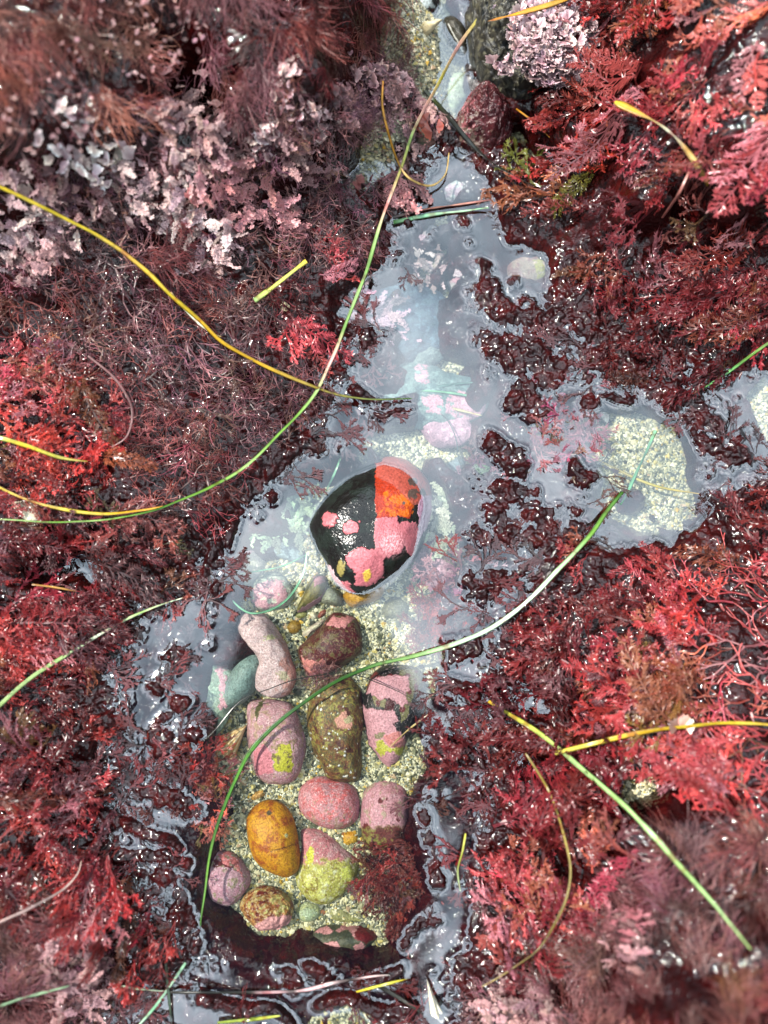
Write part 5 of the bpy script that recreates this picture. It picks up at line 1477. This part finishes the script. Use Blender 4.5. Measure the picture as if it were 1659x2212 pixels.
 ('slim', 1180, 1720, 1, 100, 158, DRED, 'plume_weed', 'dark red plumes under the crossing of green and mustard leaves'),
 ('slim', 1060, 1800, 1, 95, 146, RUST, 'plume_weed', 'brown red plumes between pebble bed and olive stalk'),
 ('feather', 1300, 1810, 1, 120, 140, SCAR, 'plume_weed', 'scarlet and pink plumes left of the lower green leaf'),
 ('slim', 1040, 1930, 1, 95, 158, RED, 'plume_weed', 'upright red plumes on the bank beside the short yellow green leaf end'),
 ('slim', 1140, 1930, 1, 85, 158, CRIM, 'plume_weed', 'crimson plumes with pink ribs inside the curve of the olive stalk'),
 ('feather', 980, 2060, .8, 160, 134, CRIM, 'plume_weed', 'scarlet crimson plume at the foot of the bank, beside the bottom water'),
 ('feather', 1120, 2060, .9, 100, 134, DRED, 'plume_weed', 'dull red plumes at the lower end of the olive stalk'),
 ('hair', 1450, 1880, .9, None, 70, HAIRD, 'hair_weed', 'purplish felt of fine weed left of the lower green leaf'),
 ('hair', 1580, 1880, 1, None, 75, HAIRD, 'hair_weed', 'dusky purple hair weed at the right edge below the rosy stalks'),
 ('hair', 1480, 2060, 1, 80, 75, HAIRD, 'hair_weed', 'purple brown hair weed under the tip of the lower green leaf'),
 ('hair', 1610, 2130, 1, 90, 80, HAIRR, 'hair_weed', 'blurred brown red hair weed in the lower right corner'),
 ('coral', 1330, 2050, .6, None, 26, LILD, 'coralline_weed', 'pink coralline bits among the purple felt on the lower right'),
 ('hair', 1230, 2080, .9, None, 70, HAIRD, 'hair_weed', 'mauve brown felt right of the olive stalk'),
 ('hair', 1330, 2180, 1, 90, 75, HAIRD, 'hair_weed', 'mauve felt weed at the bottom edge, right of centre'),
 ('coral', 1120, 2170, .8, None, 36, LILD, 'coralline_weed', 'dusky pink coralline at the bottom edge right of the shell splinter'),
]
DENS = {'feather': 2.3, 'slim': 3.6, 'thread': 2.2, 'hair': 1.9, 'coral': 2.8, 'petal': 3.6, 'stalk': 2.2}
soaked = []
cxy = np.array([(c[1], c[2]) for c in CL], float); cw = np.array([c[3] for c in CL])
N0 = 52000
sx_, sy_ = RS.uniform(X0 + .02, X1 - .02, N0), RS.uniform(Y0 + .02, Y1 - .02, N0)
sz_ = tz(sx_, sy_)
sb_ = tz(sx_, sy_, BASE)
spx, spy = PX(np.stack([sx_, sy_, sz_], -1))
dd = np.hypot(spx[:, None] - cxy[None, :, 0] + 20 * vn2(sx_ * 60, sy_ * 60, 91)[:, None], spy[:, None] - cxy[None, :, 1] + 20 * vn2(sx_ * 60, sy_ * 60, 92)[:, None]) / cw[None]
own = dd.argmin(1); near = dd.min(1)
area = (X1 - X0 - .04) * (Y1 - Y0 - .04)
for i, (kind, cx, cy, wt, head, L, cols, nm, label) in enumerate(CL):
    r = np.random.RandomState(1000 + i)
    m = (own == i) & (sz_ > .0012) & (sb_ > .0018) & (near < 330)
    m &= (spx > -260) & (spx < 1920) & (spy > -280) & (spy < 2470)
    # leave room for bare gravel, holes and the rocks at the top
    hole = np.zeros(len(m), bool)
    for x0, y0, x1, y1, rr, h in HOLES:
        hole |= capsule(spx, spy, x0, y0, x1, y1) < rr * (1.35 if h > 40 else .8)
    m &= ~hole
    for poly in ([(715, 310), (790, 295), (850, 300), (840, 375), (790, 405), (735, 390), (710, 350)], [(1005, 20), (1060, 120), (1100, 220), (1180, 230), (1230, 150), (1210, -60), (1005, -60)],
                 [(985, 220), (1030, 190), (1090, 230), (1105, 300), (1080, 345), (1020, 345), (975, 310)], [(905, -60), (985, -40), (985, 130), (1010, 230), (960, 250), (915, 220), (890, 140), (880, 40)],
                 [(1330, 1650), (1410, 1655), (1430, 1700), (1390, 1745), (1345, 1720)], [(1100, 590), (1125, 545), (1190, 545), (1195, 610), (1150, 630)]):
        m &= ~inpoly(spx, spy, poly)
    idx = np.where(m)[0]
    lpx = L * (0.6 + .85 * r.rand(len(idx)) ** 1.6)
    # how many of the candidates are kept: cover factor over mean frond footprint
    a1 = (L * PXM) ** 2 * {'feather': .30, 'slim': .17, 'thread': .25, 'hair': .30, 'coral': .32, 'petal': .45, 'stalk': .2}[kind]
    want = DENS[kind] * area / a1 / N0
    keep = r.rand(len(idx)) < want * (0.35 + .65 * sstep(.002, .007, sb_[idx]))
    if want > 1:
        idx = np.concatenate([idx[keep], idx[r.rand(len(idx)) < want - 1]])
        lpx = L * (0.6 + .85 * r.rand(len(idx)) ** 1.6)
    else:
        idx, lpx = idx[keep], lpx[keep]
    if not len(idx):
        print('no fronds', label); continue
    x = sx_[idx] + r.normal(0, .001, len(idx)); y = sy_[idx] + r.normal(0, .001, len(idx))
    sh = slope_heading(x, y)
    if head is None:
        hd = sh + r.normal(0, 1.3, len(idx))
    else:
        hd = radians(head) + r.normal(0, .42, len(idx)) + .45 * vn2(x * 30, y * 30, 61)
    size = lpx * PXM * (1 - sz_[idx] / .45)
    x = x - .45 * size * np.cos(hd); y = y - .45 * size * np.sin(hd)
    lift = (.0004 + .009 * r.rand(len(idx)) ** 1.3) * sstep(-.001, .008, sz_[idx])
    root, tip = np.array(cols[0]), np.array(cols[1])
    k = {'feather': dict(droop=.22, zs=1.0, roll=.35), 'slim': dict(droop=.2, zs=1, roll=.4), 'thread': dict(droop=.05, zs=.55, roll=.4), 'hair': dict(droop=.1, zs=.9, roll=.3),
         'coral': dict(droop=.12, zs=1, roll=.5), 'petal': dict(droop=.1, zs=1.2, roll=.5), 'stalk': dict(droop=.1, zs=1, roll=.3)}[kind]
    if kind in ('feather', 'slim'):                       # plumes mixed with limp forked sprays of the same weed
        fe = r.rand(len(idx)) < (.40 if kind == 'feather' else .5)
        sets = []
        if fe.any():
            sets.append(spread(kind, x[fe], y[fe], hd[fe], size[fe], root, tip, lift[fe], r, **k))
        h2 = np.where(~fe)[0]
        h2 = np.concatenate([h2, h2, r.permutation(len(idx))[:len(idx) // 2]])
        jx, jy = r.normal(0, .003, (2, len(h2)))
        if len(h2):
            sets.append(spread('bush', x[h2] + jx, y[h2] + jy, hd[h2] + r.normal(0, .5, len(h2)), size[h2] * .95, root, tip, lift[h2] * r.uniform(.2, 1.1, len(h2)), r, droop=.12, zs=.8, roll=.35))
        V = np.concatenate([q[0] for q in sets]); C = np.concatenate([q[2] for q in sets])
        F = np.concatenate([q[1] + o for q, o in zip(sets, np.cumsum([0] + [len(q[0]) for q in sets[:-1]]))])
    else:
        V, F, C = spread(kind, x, y, hd, size, root, tip, lift, r, **k)
    mt = {'feather': M_FROND, 'slim': M_FROND, 'stalk': M_FROND, 'thread': M_DARK, 'hair': M_HAIR, 'coral': M_CORAL, 'petal': M_CORAL}[kind]
    # limp fronds of the same plant lying half under the water's edge
    if kind in ('feather', 'slim', 'thread') and cy > 480:
        w_ = np.where((own == i) & (sb_ > -.0032) & (sb_ < .0032) & (near < 260))[0]
        w_ = w_[r.rand(len(w_)) < 1.0 * area / ((95 * PXM) ** 2 * .25) / N0]
        if len(w_) > 4:
            xw, yw = sx_[w_], sy_[w_]
            hw = slope_heading(xw, yw) + r.normal(0, 1.2, len(w_))
            zb = np.clip(.6 * sb_[w_], -.0018, .0006) + .0024 * r.rand(len(w_)) - .0004
            V2, F2, C2 = spread('bush', xw, yw, hw, (60 + 70 * r.rand(len(w_))) * PXM, np.array((.010, .001, .0012)), np.array((.055, .0045, .0045)), np.zeros(len(w_)), r, droop=.0, zs=.10, roll=.06, zbase=zb)
            soaked.append((nm, label, V2, F2, C2))
    if kind in ('coral', 'petal') and len(idx) > 12:
        u = r.permutation(len(idx))[:len(idx) // 2]
        under = spread('thread', x[u], y[u], hd[u] + r.normal(0, 1, len(u)), 60 * PXM * (.8 + .6 * r.rand(len(u))), np.array(LILD[0]), np.array((.24, .10, .11)), lift[u] * .3, r, droop=.02, zs=.5)
    else:
        under = None
    g = W(cx, cy, 0)
    gz = float(tz(np.array([g[0]]), np.array([g[1]]))[0])
    g = W(cx, cy, gz)
    root_o = empty(nm, tuple(g), label, 'seaweed')
    mesh('fronds', V - g, F, mt, root_o, col=C, smooth=kind in ('coral', 'petal', 'stalk'))
    if under:
        mesh('undergrowth', under[0] - g, under[1], M_DARK, root_o, col=under[2])
    if soaked and soaked[-1][1] == label:
        mesh('soaked_fronds', soaked[-1][2] - g, soaked[-1][3], M_SOAK, root_o, col=soaked[-1][4])
    if kind in ('feather', 'slim') and cols is not RUST:
        q = r.rand(len(idx)) < (.16 if kind == 'slim' else .07)
        if q.sum() > 8:
            V, F, C = spread('stalk', x[q], y[q], hd[q], size[q] * 1.05, np.array((.2, .04, .05)), np.array((.42, .12, .13)), lift[q] + .003, r, droop=.2, roll=.3)
            mesh('stalks', V - g, F, M_FROND, root_o, col=C)

# coralline crown on the dark rock at the top, and weed drowned in the pool
def patch_weed(kind, pts, L, cols, nm, label, z, lift, r, head=None, mt=None, n=None, **k):
    px, py = pts
    p = W(px, py, z); n = len(px)
    hd = r.uniform(0, 2 * pi, n) if head is None else radians(head) + r.normal(0, .6, n)
    size = L * (.7 + .6 * r.rand(n)) * PXM
    V, F, C = spread(kind, p[:, 0], p[:, 1], hd, size, np.array(cols[0]), np.array(cols[1]), np.full(n, lift) * r.rand(n), r, zbase=p[:, 2], **k)
    c = p.mean(0)
    o = empty(nm, tuple(c), label, 'seaweed')
    mesh('fronds', V - c, F, mt or M_CORAL, o, col=C, smooth=kind in ('coral', 'petal'))
def disc(r, n, x, y, rx, ry):
    q = np.sqrt(r.rand(n)); a = r.rand(n) * 2 * pi
    return x + rx * q * np.cos(a), y + ry * q * np.sin(a)
r = np.random.RandomState(4)
px, py = disc(r, 760, 1192, 95, 92, 98)
px2, py2 = disc(r, 60, 1115, 20, 60, 30); px3, py3 = disc(r, 26, 1095, 150, 34, 14)
px, py = np.concatenate([px, px2, px3]), np.concatenate([py, py2, py3])
zz = (26 + 18 * np.clip(1 - np.hypot((px - 1180) / 130, (py - 90) / 120) ** 2, 0, 1)) * MM
patch_weed('petal', (px, py), 22, ((.14, .05, .065), (.58, .42, .42)), 'coralline_weed', 'knobbly lilac coralline crown with white rims on the dark grey rock', zz, .006, r, droop=.1, zs=1.4, roll=.6)
for x, y, rx, ry, nn, z, cols, kind, L, label in [
    (945, 1345, 50, 48, 60, -14, ((.10, .008, .008), (.2, .02, .015)), 'bush', 70, 'dark red weed under water beside the end of the deep green leaf'),
    (868, 1880, 60, 80, 130, -15, ((.07, .008, .008), (.16, .02, .014)), 'bush', 75, 'rusty red weed under water right of the triangular pebble'),
    (905, 1990, 50, 40, 40, -14, ((.10, .012, .01), (.2, .03, .02)), 'bush', 70, 'sunken red weed beside the dark olive stone at the foot of the bed'),
    (400, 1660, 70, 60, 80, -9, ((.09, .008, .008), (.18, .016, .012)), 'bush', 75, 'dark red weed under water left of the tawny shell'),
    (430, 1750, 40, 50, 50, -10, ((.30, .04, .03), (.42, .1, .08)), 'bush', 65, 'bright red weed under water left of the long green arch'),
    (1200, 930, 75, 80, 100, -10, ((.12, .03, .04), (.22, .06, .08)), 'bush', 80, 'purple red weed under water left of the sandy patch'),
    (1000, 1270, 60, 50, 50, -16, ((.2, .07, .08), (.34, .14, .16)), 'bush', 80, 'mauve weed under water between half black stone and bank'),
    (1075, 1000, 60, 50, 50, -12, ((.08, .03, .04), (.2, .08, .1)), 'bush', 75, 'dusky weed under water above the small coral red plume'),
    (820, 700, 45, 35, 30, -8, ((.14, .08, .1), (.42, .28, .32)), 'coral', 50, 'pale pink coralline rosette under water in the upper pool'),
    (620, 1110, 70, 60, 50, -13, ((.06, .12, .06), (.3, .36, .2)), 'coral', 40, 'greenish coralline tufts on the sunken teal boulder'),
    (760, 620, 40, 30, 26, -6, ((.14, .08, .1), (.4, .26, .3)), 'coral', 45, 'lilac coralline sprigs under water beside the upper bank'),
    (920, 560, 60, 60, 40, -11, ((.24, .14, .15), (.42, .34, .32)), 'coral', 40, 'faint coralline sprigs under water below the floating leaf'),
    (960, 1130, 40, 60, 40, -16, ((.14, .16, .1), (.44, .42, .32)), 'coral', 40, 'yellowish coralline sprigs under water right of the half black stone'),
    (560, 940, 50, 50, 30, -14, ((.05, .08, .06), (.2, .2, .14)), 'coral', 40, 'dim coralline sprigs under water at the upper left of the pool'),
    (690, 1455, 22, 26, 26, -11, ((.10, .03, .03), (.3, .14, .13)), 'thread', 40, 'wispy brown weed between the pale pink stone and the mottled stone')]:
    px, py = disc(r, nn, x, y, rx, ry)
    patch_weed(kind, (px, py), L, cols, 'coralline_weed' if kind == 'coral' else 'sunken_weed', label, z * MM, .005, r, mt=M_CORAL if kind == 'coral' else M_HAIR, droop=.1, roll=.4)
# wet membrane weed
for x, y, L, cols, label in [(935, 285, 52, ((.08, .010, .006), (.17, .035, .02)), 'glossy red brown sheet of weed beside the black leaf'),
                             (775, 395, 46, ((.4, .12, .1), (.5, .2, .18)), 'rosy translucent flap of weed on the small gravel patch'),
                             (1475, 1570, 42, ((.55, .25, .18), (.6, .36, .3)), 'peach coloured scrap of weed lying over the mustard yellow leaf')]:
    n = 4
    L = L * .75
    px, py = x + r.normal(0, L * .22, n), y + r.normal(0, L * .22, n)
    zs_ = zsurf(px, py, 5)
    patch_weed('petal', (px, py), L, cols, 'sheet_weed', label, zs_, .003, r, mt=M_FROND, droop=.1, zs=.45, roll=.35)

for x, y, rx, ry, n, L, cols, label in [(300, 90, 170, 90, 80, 9, LILD, 'pale coralline specks scattered in the hair weed left of the dark hole'),
                                   (110, 250, 100, 110, 40, 9, LILD, 'pale coralline specks scattered in the foxy hair weed at the left edge')]:
    px, py = disc(r, n, x, y, rx, ry)
    g = W(px, py, 0.05)
    z = tz(g[:, 0], g[:, 1])
    for _ in range(4):
        g = W(px, py, z); z = tz(g[:, 0], g[:, 1])
    patch_weed('petal', (px, py), L, cols, 'coralline_weed', label, z + .010, .004, r, droop=.1, zs=1.3, roll=.6)

water(ROCKS)
